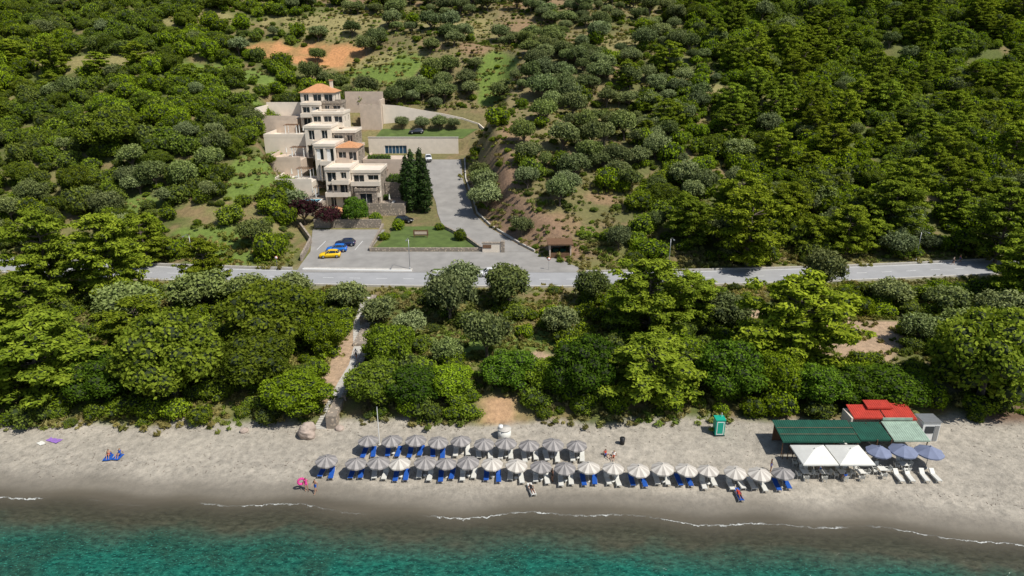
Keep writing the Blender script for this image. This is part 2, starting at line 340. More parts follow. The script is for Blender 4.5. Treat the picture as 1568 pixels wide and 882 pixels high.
def dome(n,Rr,h0,h1,cr,jit=.16,flat=.85,inner=.25,lo=-.25):
    out=[];cz=(h0+h1)/2;hz=(h1-h0)/2
    for i in range(n):
        zz=1-(i+.5)/n*(1-lo); ph=i*2.399963+R.uniform(-.3,.3); rr=math.sqrt(max(0,1-zz*zz))
        k=(1-R.uniform(0,jit)*2) if R.uniform()>inner else R.uniform(.4,.75)
        q=cr*R.uniform(.7,1.3)
        out.append((rr*math.cos(ph)*(Rr-q*.6)*k,rr*math.sin(ph)*(Rr-q*.6)*k,cz+zz*(hz-q*.5)*k,q,q,q*flat))
    return out
def limbs_to(cl,hfork,r,n=7,lean=0):
    L=[((0,0,-.6),(lean,0,hfork),r*1.25,r*.8)]; idx=R.choice(len(cl),min(n,len(cl)),replace=False)
    for i in idx:
        c=cl[i]; mid=(c[0]*.5+lean*.5,c[1]*.5,hfork+(c[2]-hfork)*.45); L.append(((lean,0,hfork-.1),mid,r*.6,r*.38)); L.append((mid,(c[0],c[1],c[2]),r*.38,r*.1))
    return L
G={}
def oak(mt,seed):
    cl=dome(64,5,1.0,8,1.15,jit=.2,lo=-.8); cl+= [(0,0,4,3.0,3.0,2.3)]
    return plant('oak',cl,.25,185,mt,limbs_to(cl,2.2,.3),core=.72,rhi=1.2)
def olive(mt):
    cl=dome(20,3,1.2,5,.92,jit=.24,lo=-.5,inner=.2)
    return plant('olive',cl,.2,200,mt,limbs_to(cl,1.3,.2,8),elong=1.6,spread=.9,rhi=1.3,core=.6)
def shrub(mt):
    cl=dome(14,2,-.4,2.6,.68,jit=.28,lo=-.2); cl+=[(0,0,.8,1.2,1.2,1.0)]
    return plant('shrub',cl,.2,190,mt,limbs_to(cl,.5,.08,4),rhi=1.25,core=.72)
def pine(mt='pine',n=9,Rr=4.5,Hh=10):
    cl=[];L=[];segs=8;px=0;py=0;pts=[(0,0,-.6)]
    for i in range(1,segs+1):
        px+=R.normal(0,.1);py+=R.normal(0,.1);pts.append((px,py,Hh*.95*i/segs))
    for i in range(segs): L.append((pts[i],pts[i+1],.26*(1-i/segs)+.04,.26*(1-(i+1)/segs)+.03))
    for k in range(n+3):
        f=.11+.85*(k+R.uniform(-.3,.3))/(n+2); z=Hh*f
        rad=Rr*(math.sin(math.pi*min(1,(.22+.78*f))**1.25)**.65 if f<.97 else .15)*R.uniform(.8,1.1)
        rad=max(rad,.6); bx,by,_=pts[min(segs,int(f*segs))]
        nb=6 if f<.75 else 4
        for j in range(nb):
            if R.uniform()<.1: continue
            a=2*math.pi*(j+R.uniform(-.35,.35))/nb+k*1.1; l=rad*R.uniform(.65,1.15)
            tip=(bx+l*math.cos(a),by+l*math.sin(a),z+l*.22); L.append(((bx,by,z-.2),tip,.07,.02))
            steps_=max(2,int(l/.9))
            for s_ in range(steps_):
                q=(s_+1)/steps_; q=.3+.7*q; rr=R.uniform(.5,.9)*(1.18-.3*q)
                cl.append((bx+l*q*math.cos(a)+R.normal(0,.25),by+l*q*math.sin(a)+R.normal(0,.25),z+l*.2*q+R.normal(0,.12)+.1,rr,rr,rr*.52))
    cl.append((px,py,Hh*.93,.6,.6,.8))
    return plant('pine',cl,.21,165,mt,L,elong=1.9,spread=.65,rlo=.6,rhi=1.28,core=.58,up=.5,lowcut=-.35)
def cypress():
    cl=[]
    for i in range(34):
        f=i/33; r=1.15*math.sin(math.pi*(.12+.86*f)**.8)**.8+.12; a=i*2.4; cl.append((r*.5*math.cos(a),r*.5*math.sin(a),.7+10.6*f,max(.35,r*.62),max(.35,r*.62),.8))
    return plant('cypress',cl,.2,260,'cyp',[((0,0,-.5),(0,0,8),.2,.05)],elong=1.7,core=.75,rhi=1.2)
def remat(me,new):
    c=me.copy(); c.materials[1]=M[new]; return c
G['oak']=[oak('oak',1),oak('oak',2)]
G['broad']=[remat(G['oak'][0],'broad'),remat(G['oak'][1],'maqb')]
G['olive']=[olive('olive') for _ in range(5)]
G['maq']=[shrub('maq') for _ in range(5)]
G['maqb']=[remat(x,'maqb') for x in G['maq']]
G['pine']=[pine(),pine(n=8,Rr=4.2,Hh=9.4),pine(n=10,Rr=4.7,Hh=10.4)]
G['cypress']=[cypress()]
G['purple']=[remat(G['olive'][0],'purple')]
BASE={'oak':(5,8),'broad':(5,8),'olive':(3,5),'maq':(2,2.6),'maqb':(2,2.6),'pine':(4.6,10),'cypress':(1.3,11.5),'purple':(3,5)}
NAMES={'oak':'oak_tree','broad':'broadleaf_tree','olive':'olive_tree','maq':'mastic_shrub','maqb':'mastic_shrub','pine':'pine_tree','cypress':'cypress_tree','purple':'purple_plum_tree'}
def tree(kind,x,y,h,r,i=None,name=None,z=None):
    me=G[kind][(i if i is not None else random.randrange(9))%len(G[kind])]; b=BASE[kind]
    o=place(name or NAMES[kind],me,(x,y,(H(x,y) if z is None else z)-.1),random.uniform(0,6.28),(r/b[0],r/b[0]*random.uniform(.92,1.08),h/b[1])); return o

T=[('pine',-61,80,11.2,7.6,0),('pine',-80,112,15,6.6),('pine',-68.5,110,14,6.4),('pine',-53,112,10,4.2),('oak',-43.5,80.5,11,7.6,0),('oak',-34.8,92,10,7.4,1),
 ('oak',-33.6,82,7.5,5.7,1),('broad',-27,78.0,4.6,4.6,1),('broad',-27,90,6,3.6,1),('broad',-52,80,6,5,0),('pine',-54,90,9,5.5,1),('olive',-52,106,6.5,5),('olive',-45,107,5.5,4),('olive',-36.7,107,5.5,4.3),('olive',-61,101,6.5,5),
 ('pine',-72,93,11,6.4),('pine',-86,98,12,6.6),('pine',-71,82.5,8.5,6,1),('broad',-79,83,7.5,5.5,0),('broad',-17.0,85.5,6.4,3.9,1),
 ('olive',-9.8,100,8.6,4.2),('olive',-8.5,108,7,3.6),('olive',-.5,107,7.2,4.7),('olive',-3.6,88,7.2,3.6),('olive',-9,86.5,4,2.3),('olive',-21,99,5,3.2),('olive',-15.5,94,4.6,2.8),
 ('olive',7.2,95,5,3),('olive',-27,105,5,3.2),('olive',13.5,107,6.2,3.4),('broad',-17.4,79.5,5,4.6,1),('broad',-12.6,79.3,4.6,4.4,0),('broad',-8.2,80,4.2,3.6,1),
 ('broad',-.3,82.5,4.8,4.4,0),('broad',4.6,81.5,4.4,3.2,1),('pine',21,95,11.5,7.2,2),('pine',17.6,79.5,9,6.6,1),('broad',9.4,80.5,7.8,5,0),('pine',28,99,8.5,4.6),
 ('pine',38.5,85.5,13.4,7.8,0),('broad',28.2,80.5,7,5.2,0),('broad',33.5,80.5,6,4.2,1),('pine',45.5,125.8,16,7.8,1),('oak',60,79.5,12.4,7.8,1),('oak',70,84,9,6,0),('broad',48.3,79.5,4.6,5,0),('broad',43.5,79.5,4.4,4,0),('broad',38.5,79.3,5,4.2,0),
 ('pine',86,106,12.5,6.5),('olive',54.5,112.5,8,4),('olive',33,98,6.3,4.2),('olive',60.5,92,5,3.2),('olive',44.5,98,5.6,3.0),('olive',77,100,6,4),('olive',71,104,5,3.5),('olive',68,94,5,4),('olive',64,108,4.5,3.5),('pine',92,112,13,6),
 ('pine',57,137,11.5,5.6),('pine',36,133,10,5),('pine',67,131,9.5,4.8),('pine',95,128,14,6.5),('pine',78,137,11.5,6),('pine',-71,127,10,5),('pine',48,141,12,5.5),('pine',86,146,12,6),
 ('cypress',-23.4,158,14,1.9,0),('cypress',-20.4,157.5,12.5,1.8,0),('cypress',-22.0,162,13,1.9,0),('cypress',-25.5,163,11,1.8,0),
 ('purple',-46.5,149,6.2,3.5,0),('purple',-40,147,5.0,3.0,0),('broad',-35,149,6.6,3.3,0),('oak',-100,172,11,8,0)]
for q in T:
    q=list(q)
    if q[2]<84: q[2]-=2.0
    tree(*q)
for x,y,h,r in [(-27,140,1.8,1.5),(-25,146,2.6,1.6),(-11,139.5,2.6,1.6),(-58,187,3.5,2.6),(-54,160,4.5,3),(-56,168,4.5,3),(-60,176,4,3),(-63,183,4,3),(-31,150,3,1.8),(-16,146,1.6,1.3)]: tree('maqb',x,y,h,r,name='garden_bush')
for x,y,h,r in [(-26,202.5,4,2.4),(-21,202.5,4.5,2.6),(-32,203,4,2.2),(-17,203,3.5,2.2),(-23,211,4,2.5)]: tree('olive',x,y,h,r)

def scatter(name,kinds,pts,scl):
    col=bpy.data.collections.new(name+"_forms"); nk=0; names=[]
    for k in kinds:
        for me in G[k]:
            o=bpy.data.objects.new("form",me); names.append(o); nk+=1
    for i,o in enumerate(names): o.name="%03d_%s_form"%(i,name.rstrip('s')); col.objects.link(o)
    n=len(pts); me=bpy.data.meshes.new(name); me.vertices.add(n); me.vertices.foreach_set('co',pts.astype(np.float32).ravel())
    a=me.attributes.new('rot','FLOAT_VECTOR','POINT'); rot=np.zeros((n,3)); rot[:,2]=R.uniform(0,6.28,n); rot[:,:2]=R.normal(0,.06,(n,2)); a.data.foreach_set('vector',rot.ravel())
    a=me.attributes.new('scl','FLOAT_VECTOR','POINT'); a.data.foreach_set('vector',scl.ravel())
    a=me.attributes.new('idx','INT','POINT'); a.data.foreach_set('value',R.integers(0,nk,n).astype(np.int32))
    ob=place(name,me); ng=bpy.data.node_groups.new(name,'GeometryNodeTree')
    ng.interface.new_socket('Geometry',in_out='INPUT',socket_type='NodeSocketGeometry'); ng.interface.new_socket('Geometry',in_out='OUTPUT',socket_type='NodeSocketGeometry')
    gi=ng.nodes.new('NodeGroupInput'); go=ng.nodes.new('NodeGroupOutput'); ip=ng.nodes.new('GeometryNodeInstanceOnPoints'); ci=ng.nodes.new('GeometryNodeCollectionInfo')
    ci.inputs['Collection'].default_value=col; ci.inputs['Separate Children'].default_value=True; ci.inputs['Reset Children'].default_value=True
    def na(nm,ty):
        q=ng.nodes.new('GeometryNodeInputNamedAttribute'); q.data_type=ty; q.inputs['Name'].default_value=nm
        return [s_ for s_ in q.outputs if s_.enabled and s_.name=='Attribute'][0]
    er=ng.nodes.new('FunctionNodeEulerToRotation')
    ng.links.new(gi.outputs[0],ip.inputs['Points']); ng.links.new(ci.outputs[0],ip.inputs['Instance']); ip.inputs['Pick Instance'].default_value=True
    ng.links.new(na('idx','INT'),ip.inputs['Instance Index']); ng.links.new(na('rot','FLOAT_VECTOR'),er.inputs[0]); ng.links.new(er.outputs[0],ip.inputs['Rotation'])
    ng.links.new(na('scl','FLOAT_VECTOR'),ip.inputs['Scale']); ng.links.new(ip.outputs[0],go.inputs[0])
    md=ob.modifiers.new('scatter','NODES'); md.node_group=ng; return ob
def jgrid(x0,x1,y0,y1,g):
    a,b=np.meshgrid(np.arange(x0,x1,g),np.arange(y0,y1,g)); a=a.ravel();b=b.ravel()
    return a+R.uniform(-.5,.5,len(a))*g,b+R.uniform(-.5,.5,len(b))*g
def hill_pts(g,y0,y1):
    x,y=jgrid(-320,320,y0,y1,g); k=(np.abs(x)<.86*y+25)&(y-roadY(x)>7.2)
    inh=(x>HXL(y)-1)&(x<HXR(y)+1)&(y<212); hut=(np.abs(x-9.5)<4)&(np.abs(y-131)<4)
    c=clearing(x,y); k&=~inh&~hut&(R.uniform(size=len(x))>c*.95); return x[k],y[k]
def ozf(x,y):
    a=x/y; oz=np.exp(-((a-.0+.3*(fbm(x*.02,y*.02,80)-.5))/.235)**4)*.92+.07
    oz=np.where((a<-.28)&(y<180),np.maximum(oz,.35),oz)
    return np.where((a>.2)&(y<160),np.maximum(oz,.45),oz)
def mk(x,y,rr,hh,b,pw=1.0):
    n=len(x); q=R.uniform(0,1,n)**pw; r=rr[0]+(rr[1]-rr[0])*q; h=(hh[0]+(hh[1]-hh[0])*q)*R.uniform(.8,1.15,n); z=height(x,y)-.15
    return np.stack([x,y,z],-1),np.stack([r/b[0],r/b[0]*R.uniform(.85,1.15,n),h/b[1]],-1)
x,y=hill_pts(5.0,123,345); gap=fbm(x*.05,y*.05,81)
k=(R.uniform(size=len(x))<ozf(x,y))&(gap<.64)&(R.uniform(size=len(x))<.82); x,y=x[k],y[k]
p,s=mk(x,y,(1.8,4.2),(3.4,7.0),BASE['olive'],.9); scatter('hillside_olive_trees',['olive'],p,s)
x,y=hill_pts(3.3,123,345); oz=ozf(x,y); gap=fbm(x*.09,y*.09,82)
k=(R.uniform(size=len(x))>oz*.95)&((gap>.30)|(R.uniform(size=len(x))<.25)); x,y=x[k],y[k]
br=(((x/y>.12)&(fbm(x*.03,y*.03,83)>.33))|(fbm(x*.03,y*.03,83)>.52)); dk=~br
p,s=mk(x[br],y[br],(1.2,3.8),(1.6,5.4),BASE['maq'],1.5); scatter('hillside_bright_shrubs',['maqb'],p,s)
p,s=mk(x[dk],y[dk],(1.2,3.8),(1.6,5.4),BASE['maq'],1.5); scatter('hillside_mastic_shrubs',['maq'],p,s)
x,y=hill_pts(8.5,126,335); a=x/y; u=R.uniform(size=len(x)); kp=((a>.3)&(u<.45))|((a<-.38)&(y>190)&(u<.15))|((a>.15)&(u<.1))
p,s=mk(x[kp],y[kp],(2.8,5.0),(6,11),BASE['pine']); scatter('hillside_pine_trees',['pine'],p,s)
ko=~kp&(u>.86)&(np.abs(a)>.2); p,s=mk(x[ko],y[ko],(2.8,4.6),(4.5,7),BASE['oak']); scatter('hillside_oak_trees',['oak'],p,s)
x,y=hill_pts(2.3,124,300); u=R.uniform(size=len(x)); k=(u<.42)&((np.abs(x/y)<.4)|(u<.2)); x,y=x[k],y[k]
p,s=mk(x,y,(.4,1.4),(.4,1.5),BASE['maq'],1.5); scatter('hillside_low_scrub',['maq','maqb'],p,s)
x,y=jgrid(-120,120,74.5,114,2.3); k=(roadY(x)-y>5.4)&(R.uniform(size=len(x))>clearing(x,y)*.97)&(np.abs(x+22-(y-86)*-.13)>2.2)&~((np.abs(x+1.5)<3.3)&(y<79))&~((x>39)&(x<52)&(y<75.5))&~((x>22)&(x<27)&(y<75))
k&=(R.uniform(size=len(x))<np.where(((x>-22)&(x<14)&(y>83)),.33,.75)); x,y=x[k],y[k]
p,s=mk(x,y,(.7,2.4),(.7,3.0),BASE['maq']); 
nearroad=roadY(p[:,0])-p[:,1]<10; s[nearroad]*=np.array([.7,.7,.55])
scatter('beachside_mastic_shrubs',['maq','maqb'],p,s)
cl=[(R.normal(0,.5),R.normal(0,.5),.1,.28,.28,.2) for _ in range(7)]
G['grass']=[plant('grass_tuft',cl,.16,420,'dry',[],elong=2.6,spread=1.2,core=0,up=-.2)]; NAMES['grass']='grass_tuft'
x,y=jgrid(-110,110,74,135,1.25); yy=np.abs(y-roadY(x)); inh=(x>HXL(y)-1)&(x<HXR(y)+.5)&(y>122)
k=(yy>4.9)&~inh&(R.uniform(size=len(x))<.55)&(R.uniform(size=len(x))>clearing(x,y,'s')*.9)&(np.abs(x+22-(y-86)*-.13)>1.2)&~((np.abs(x+1.5)<4)&(y<79))&~((x>28)&(y<77))
x,y=x[k],y[k]
x2,y2=jgrid(-120,100,135,290,2.2); q=((clearing(x2,y2)>.2)|(np.abs(x2/y2)<.3))&~((x2>HXL(y2)-1)&(x2<HXR(y2)+.5)&(y2<212))&(R.uniform(size=len(x2))<.55)&(clearing(x2,y2,'o')<.3)
x=np.r_[x,x2[q]];y=np.r_[y,y2[q]]; n=len(x); sc1=R.uniform(.6,1.5,n)
scatter('wild_grass',['grass'],np.stack([x,y,height(x,y)],-1),np.stack([sc1,sc1,sc1*R.uniform(.7,1.4,n)],-1))

# ------------------------------------------------------------------ road & pavings
def ribbon(mb,x0,x1,w0,w1,k,z,dx=1.5):
    xs_=np.arange(x0,x1+.01,dx)
    for a,b_ in zip(xs_[:-1],xs_[1:]):
        ya,yb=float(roadY(a)),float(roadY(b_)); mb.quad((a,ya+w0,z),(b_,yb+w0,z),(b_,yb+w1,z),(a,ya+w1,z),k)
mb=MB(); ribbon(mb,-300,300,-3.9,3.9,'asphalt',4.64); mb.obj('road')
mb=MB(); ribbon(mb,-300,300,-3.45,-3.3,'paint',4.646); ribbon(mb,-300,-42,3.3,3.45,'paint',4.646); ribbon(mb,14,300,3.3,3.45,'paint',4.646)
for i in range(-60,60): ribbon(mb,i*5.,i*5.+2.0,-.06,.06,'paint',4.646,dx=1.0)
mb.obj('road_markings')
def kerb(mb,x0,x1,w0,w1,z0,z1,k,dx=1.5):
    xs_=np.arange(x0,x1+.01,dx)
    for a,b_ in zip(xs_[:-1],xs_[1:]):
        ya,yb=float(roadY(a)),float(roadY(b_)); V=[(a,ya+w0),(b_,yb+w0),(b_,yb+w1),(a,ya+w1)]
        mb.add([(p_[0],p_[1],z) for z in (z0,z1) for p_ in V],[(4,5,6,7),(0,1,5,4),(3,2,6,7),(0,3,7,4),(1,2,6,5)],k)
mb=MB(); kerb(mb,-40,-18,4.0,4.35,4.5,4.9,'white'); kerb(mb,-40,-18,4.35,5.6,4.5,4.8,'kerb'); kerb(mb,-15,-4,4.0,4.3,4.5,4.85,'white'); kerb(mb,-15,-4,4.3,6.2,4.5,4.78,'lawn'); kerb(mb,-15,-4,6.2,6.45,4.5,4.84,'kerb'); mb.obj('kerb_planting_strip')
mb=MB(); kerb(mb,-120,-42,4.0,4.3,4.5,5.1,'kerb'); kerb(mb,14,120,4.0,4.25,4.5,4.95,'kerb'); kerb(mb,-120,120,-4.35,-4.02,4.4,4.9,'kerb'); mb.obj('road_kerb')
def rows(name,R_,k,off,dy=.7,nx=16):
    mb=MB(); yv=[r[0] for r in R_]; y_=np.arange(yv[0],yv[-1]+dy*.99,dy); y_[-1]=yv[-1]; prev=None
    for yy in y_:
        a=float(I(yy,yv,[r[1] for r in R_])); b_=float(I(yy,yv,[r[2] for r in R_])); L=[(a+(b_-a)*i/nx,yy) for i in range(nx+1)]; L=[(p_[0],p_[1],H(*p_)+off) for p_ in L]
        if prev:
            for i in range(nx): mb.quad(prev[i],prev[i+1],L[i+1],L[i],k)
        prev=L
    mb.sm=[True]*len(mb.f); return mb.obj(name)
rows('hotel_parking',[(122.2,-41,12),(124.5,-41,13),(128,-41,10),(133,-41,4)],'concrete',.07,nx=40)
rows('hotel_parking_west',[(133,-41,-29),(146,-44,-28)],'concrete',.07)
rows('driveway',[(133,-4.5,4),(137,-7,1.2),(148,-15.5,-5.5),(157,-17.5,-9),(163,-18.5,-10),(176,-22,-12.8),(183,-27,-13.5),(187.5,-39,-14)],'concrete',.09,nx=24)
rows('lawn',[(133.8,-28.5,-5.5),(140,-27,-9.5),(148,-26,-16)],'lawn',.07)
rows('terrace_lawn',[(196.3,-39,-14),(203.5,-38,-10)],'lawn',.1)
mb=MB()
for x0 in np.arange(-40,-30,2.6):
    pv=None
    for yy in np.arange(134,139.1,1.0):
        q=(x0+(yy-134)*.12,yy,H(x0,yy)+.078)
        if pv: mb.quad(pv,(pv[0]+.1,pv[1],pv[2]),(q[0]+.1,q[1],q[2]),q,'paint')
        pv=q
mb.obj('parking_markings')
mb=MB()
for i,(a,b_) in enumerate(zip([(-25,110),(-24.4,100),(-22.6,92),(-22.,86),(-22.4,81),(-22.6,77)],[(-24.4,100),(-22.6,92),(-22.,86),(-22.4,81),(-22.6,77),(-23.5,72.5)])):
    n=12
    for j in range(n):
        p0=(a[0]+(b_[0]-a[0])*j/n,a[1]+(b_[1]-a[1])*j/n);p1=(a[0]+(b_[0]-a[0])*(j+1)/n,a[1]+(b_[1]-a[1])*(j+1)/n)
        z=max(H(*p0),H(*p1))+.06; mb.box(min(p0[0],p1[0])-.8,max(p0[0],p1[0])+.8,p1[1],p0[1]-.01,z-.5,z,'kerb')
    mb.box(min(a[0],b_[0])+.85,max(a[0],b_[0])+1.2,b_[1],a[1],H(*b_)-.5,H(*a)+.45,'stone')
mb.obj('beach_path')

# ------------------------------------------------------------------ hotel
hotel=empty('hotel_building',(0,0,0))
HW=MB();HG=MB();HR=MB();HS=MB()
def cells(mb,axis,c,t,a0,a1,z0,z1,ops,k):
    xs_=sorted({a0,a1,*[o[0] for o in ops],*[o[1] for o in ops]}); zs=sorted({z0,z1,*[o[2] for o in ops],*[o[3] for o in ops]})
    for p0,p1 in zip(xs_[:-1],xs_[1:]):
        for q0,q1 in zip(zs[:-1],zs[1:]):
            cx=(p0+p1)/2;cz=(q0+q1)/2
            if any(o[0]<cx<o[1] and o[2]<cz<o[3] for o in ops): continue
            if axis=='y': mb.box(p0,p1,c,c+t,q0,q1,k)
            else: mb.box(c-t,c,p0,p1,q0,q1,k)
def villa(x0,x1,y0,y1,z0,z1,fl,k='plaster',stone=(),balc=True,nw=None,roof=True):
    fh=(z1-z0)/fl; ops=[];sops=[]
    n=nw or max(1,int((x1-x0)/3.2)); bw=(x1-x0)/n
    for f in range(fl):
        zb=z0+f*fh
        for i in range(n):
            c=x0+bw*(i+.5); wd=min(bw*.36,1.4)*random.choice([1,1,.6]); door=(i+f)%2==0
            ops.append((c-wd,c+wd,zb+(.12 if door else .95),zb+fh-.6))
        m=max(1,int((y1-y0)/3.6)); bd=(y1-y0)/m
        for i in range(m):
            c=y0+bd*(i+.5); sops.append((c-.6,c+.6,zb+.9,zb+fh-.7))
    cells(HW,'y',y0,.3,x0,x1,z0,z1,ops,'stone' if 'f' in stone else k); cells(HW,'x',x1,.3,y0+.3,y1,z0,z1,sops,'stone' if 's' in stone else k)
    HW.box(x0,x0+.3,y0+.3,y1,z0,z1,k); HW.box(x0+.3,x1-.3,y1-.3,y1,z0,z1,k)
    HG.box(x0+.31,x1-.42,y0+.42,y1-.31,z0,z1-.3,'glass')
    for o in ops:
        cx=(o[0]+o[1])/2; HS.box(cx-.04,cx+.04,y0+.3,y0+.41,o[2],o[3],'white')
        HS.box(o[0]-.08,o[1]+.08,y0-.1,y0-.003,o[3]+.02,o[3]+.16,'stone')
        if random.random()<.3: HS.box(o[0]+.05,cx-.06,y0+.2,y0+.28,o[2],o[3],'white')
    for f in range(1,fl):
        z=z0+f*fh
        if balc:
            bx0=x0+random.choice([0,.3])*(x1-x0); bx1=x1-random.choice([0,.25])*(x1-x0)
            HW.box(bx0,bx1,y0-1.6,y0-.004,z-.2,z,k); HW.box(bx0,bx1,y0-1.6,y0-1.42,z,z+.85,k)
            HW.box(bx0,bx0+.18,y0-1.42,y0-.004,z,z+.85,k); HW.box(bx1-.18,bx1,y0-1.42,y0-.004,z,z+.85,k)
            for xx in (bx0+.2,bx1-.2): HW.box(xx-.15,xx+.15,y0-1.58,y0-1.3,z-fh,z-.2,'stone')
    if roof:
        HW.box(x0-.15,x1+.15,y0-.15,y1+.15,z1,z1+.18,k)
        for a in ((x0-.15,x1+.15,y0-.15,y0+.1),(x0-.15,x1+.15,y1-.1,y1+.15),(x0-.15,x0+.1,y0+.1,y1-.1),(x1-.1,x1+.15,y0+.1,y1-.1)): HW.box(*a,z1+.18,z1+.65,k)
def hip(x0,x1,y0,y1,z,h,ov=.45):
    x0-=ov;x1+=ov;y0-=ov;y1+=ov; r=min(x1-x0,y1-y0)/2-.02; cx0,cx1=(x0+r,x1-r); cy=(y0+y1)/2
    if cx1<cx0: cx0=cx1=(x0+x1)/2
    HR.add([(x0,y0,z),(x1,y0,z),(x1,y1,z),(x0,y1,z),(cx0,cy,z+h),(cx1,cy,z+h)],[(0,1,5,4),(1,2,5),(2,3,4,5),(3,0,4),(3,2,1,0)],'tile')
    n=int((x1-x0)/.35)
    for i in range(n):
        xx=x0+(i+.5)*(x1-x0)/n; f=min(1,(xx-x0)/max(.1,cx0-x0),(x1-xx)/max(.1,x1-cx1))
        HR.tube((xx,y0,z+.02),(xx,y0+(cy-y0)*f,z+h*f+.02),.07,.07,'tile',5,False)
villa(-43.9,-38.2,160,170,8.4,17.2,3,'plaster',nw=2); villa(-38,-31.2,161,170,8.4,16.4,3,'plaster',stone='s',nw=2)
villa(-36.8,-31.8,158.2,160.9,8.3,12.6,1,'stone',balc=False,nw=1)
villa(-48.5,-43.5,169,178.5,13,21.4,2,'plaster',nw=2); villa(-43.3,-38.2,170.2,178.5,14.5,20.4,2,'plaster2',stone='s',nw=2); hip(-43.3,-38.2,170.2,176,20.9,1.3)
villa(-53.3,-46.6,178.7,187.5,17,24.6,2,'plaster',nw=2); villa(-46.4,-40.6,179.6,187.5,17,23.3,2,'plaster',stone='sf',nw=2)
villa(-53.7,-45.2,187.7,195.5,21,27.2,2,'plaster',nw=3)
villa(-58.3,-53,194.5,200,23,29,2,'plaster',nw=2); villa(-52.8,-47.4,195.7,201,24,29.3,2,'stone',nw=2)
villa(-59.9,-50.5,200.2,208,27,31.9,1,'plaster',nw=3,roof=False); hip(-59.9,-50.5,200.2,208,31.9,2.2)
HW.box(-52.6,-51.8,205,205.8,31,34.9,'plaster'); HR.box(-52.75,-51.65,204.85,205.95,34.9,35.1,'tile')
HW.box(-46.5,-45.6,190,191,27.2,28.6,'plaster')
def terrace(x0,x1,y0,y1,zt,pool=None,k='plaster',par=.9,base=None):
    b_=base if base is not None else min(H(x0,y0),H(x1,y0),H(x0,y1))-1.5
    HW.box(x0,x1,y0,y1,b_,zt,k); HW.box(x0,x1,y0-.02,y0+.22,zt,zt+par,k); HW.box(x0-.02,x0+.22,y0+.22,y1,zt,zt+par,k)
    if pool: HS.box(pool[0],pool[1],pool[2],pool[3],zt+.002,zt+.1,'white'); HS.box(pool[0]+.25,pool[1]-.25,pool[2]+.25,pool[3]-.25,zt+.1,zt+.115,'pool')
terrace(-53,-44,155.5,164,10.3,(-51.5,-45,156.3,159.6),par=.25,k='stone'); terrace(-58,-48.6,164.2,173,13.4,(-57,-51,165,168)); terrace(-62,-53.5,173.2,184,17.2,(-61,-56,174,177.5),'plaster2')
terrace(-66,-54,184.2,194.4,21.5,(-65,-60,185,188.5)); terrace(-71,-60.1,194.6,204,25.2,(-69,-63,195.5,199),'plaster2'); terrace(-36,-25,155.5,165,9.4,None,'stone'); terrace(-31,-25.5,165.2,174,12.4,None,'stone'); terrace(-38,-28,174.2,186,16.5,None,'plaster2')
HW.box(-46,-36.2,154.6,155.3,5.5,8.9,'stone'); HW.box(-71.2,-60.5,204.2,204.7,22,28.9,'plaster'); HW.box(-71.3,-70.9,194.6,204.2,23,28.2,'plaster')
HW.box(-49.5,-38.3,209.5,210.1,24,31.5,'plaster2'); HW.box(-44,-38.4,203,203.5,20,28.3,'plaster2'); HW.box(-38.4,-37.9,203,210,20,29.6,'plaster2')
for (x0,y0,z0) in [(-47,161,10.4),(-53,168.5,13.5),(-57,178,17.3),(-62,190,21.6),(-35,172,12.4)]:
    for dx_ in (0,3):
        for dy_ in (0,2.6): HS.box(x0+dx_,x0+dx_+.18,y0+dy_,y0+dy_+.18,z0,z0+2.4,'white')
    for i in range(9): HS.box(x0-.3+i*.45,x0-.2+i*.45,y0-.3,y0+3.1,z0+2.4,z0+2.52,'wood')
for (x0,y0,z0) in [(-50.5,160.5,10.3),(-55,170,13.4),(-59,180,17.2),(-29,159,9.4),(-27.5,168,12.4),(-48,162.5,10.3),(-57,190,21.5)]:
    HS.tube((x0,y0,z0),(x0,y0,z0+2.2),.04,.04,'metal',6); HS.tube((x0,y0,z0+1.1),(x0,y0,z0+2.4),.22,.05,'cwhite',8); HS.box(x0+.5,x0+1.1,y0,y0+1.8,z0+.15,z0+.35,'bed')
villa(-44.6,-37.8,151,154.4,6.2,8.8,1,'stone',balc=False,nw=3,roof=False); hip(-44.6,-37.8,151,154.4,8.8,1.3)
HW.obj('walls',hotel); HG.obj('windows',hotel); HR.obj('roofs',hotel); HS.obj('fittings',hotel)
mb=MB(); pts=[(-37.8,205.2,28.2),(-33,205.6,27.8),(-27,206.4,26.6),(-21,206.8,25.6),(-15,206.4,24.4),(-10,205,22.9),(-8,202,21.6)]
for (a,b_) in zip(pts[:-1],pts[1:]):
    dx_=b_[0]-a[0];dy_=b_[1]-a[1];L=math.hypot(dx_,dy_);nx_,ny_=-dy_/L*.35,dx_/L*.35
    mb.add([(a[0],a[1],17),(b_[0],b_[1],17),(b_[0]+nx_,b_[1]+ny_,17),(a[0]+nx_,a[1]+ny_,17),(a[0],a[1],a[2]),(b_[0],b_[1],b_[2]),(b_[0]+nx_,b_[1]+ny_,b_[2]),(a[0]+nx_,a[1]+ny_,a[2])],[(4,5,6,7),(0,1,5,4),(2,3,7,6),(1,2,6,5),(3,0,4,7)],'plaster')
mb.obj('retaining_wall')
mb=MB(); cells(mb,'y',192.6,.5,-40,-15,13,20.4,[(-35.6,-29.4,15.2,18.2)],'plaster'); mb.box(-35.6,-29.4,192.9,193.05,15.2,18.2,mat('dark_blue_shutter',(.03,.09,.16),.5,.2,1))
for i in range(7): mb.box(-35.6+i*1.0,-35.5+i*1.0,192.8,192.9,15.2,18.2,'white')
mb.box(-40.1,-14.9,192.5,193.2,20.4,20.55,'kerb'); mb.obj('retaining_wall')
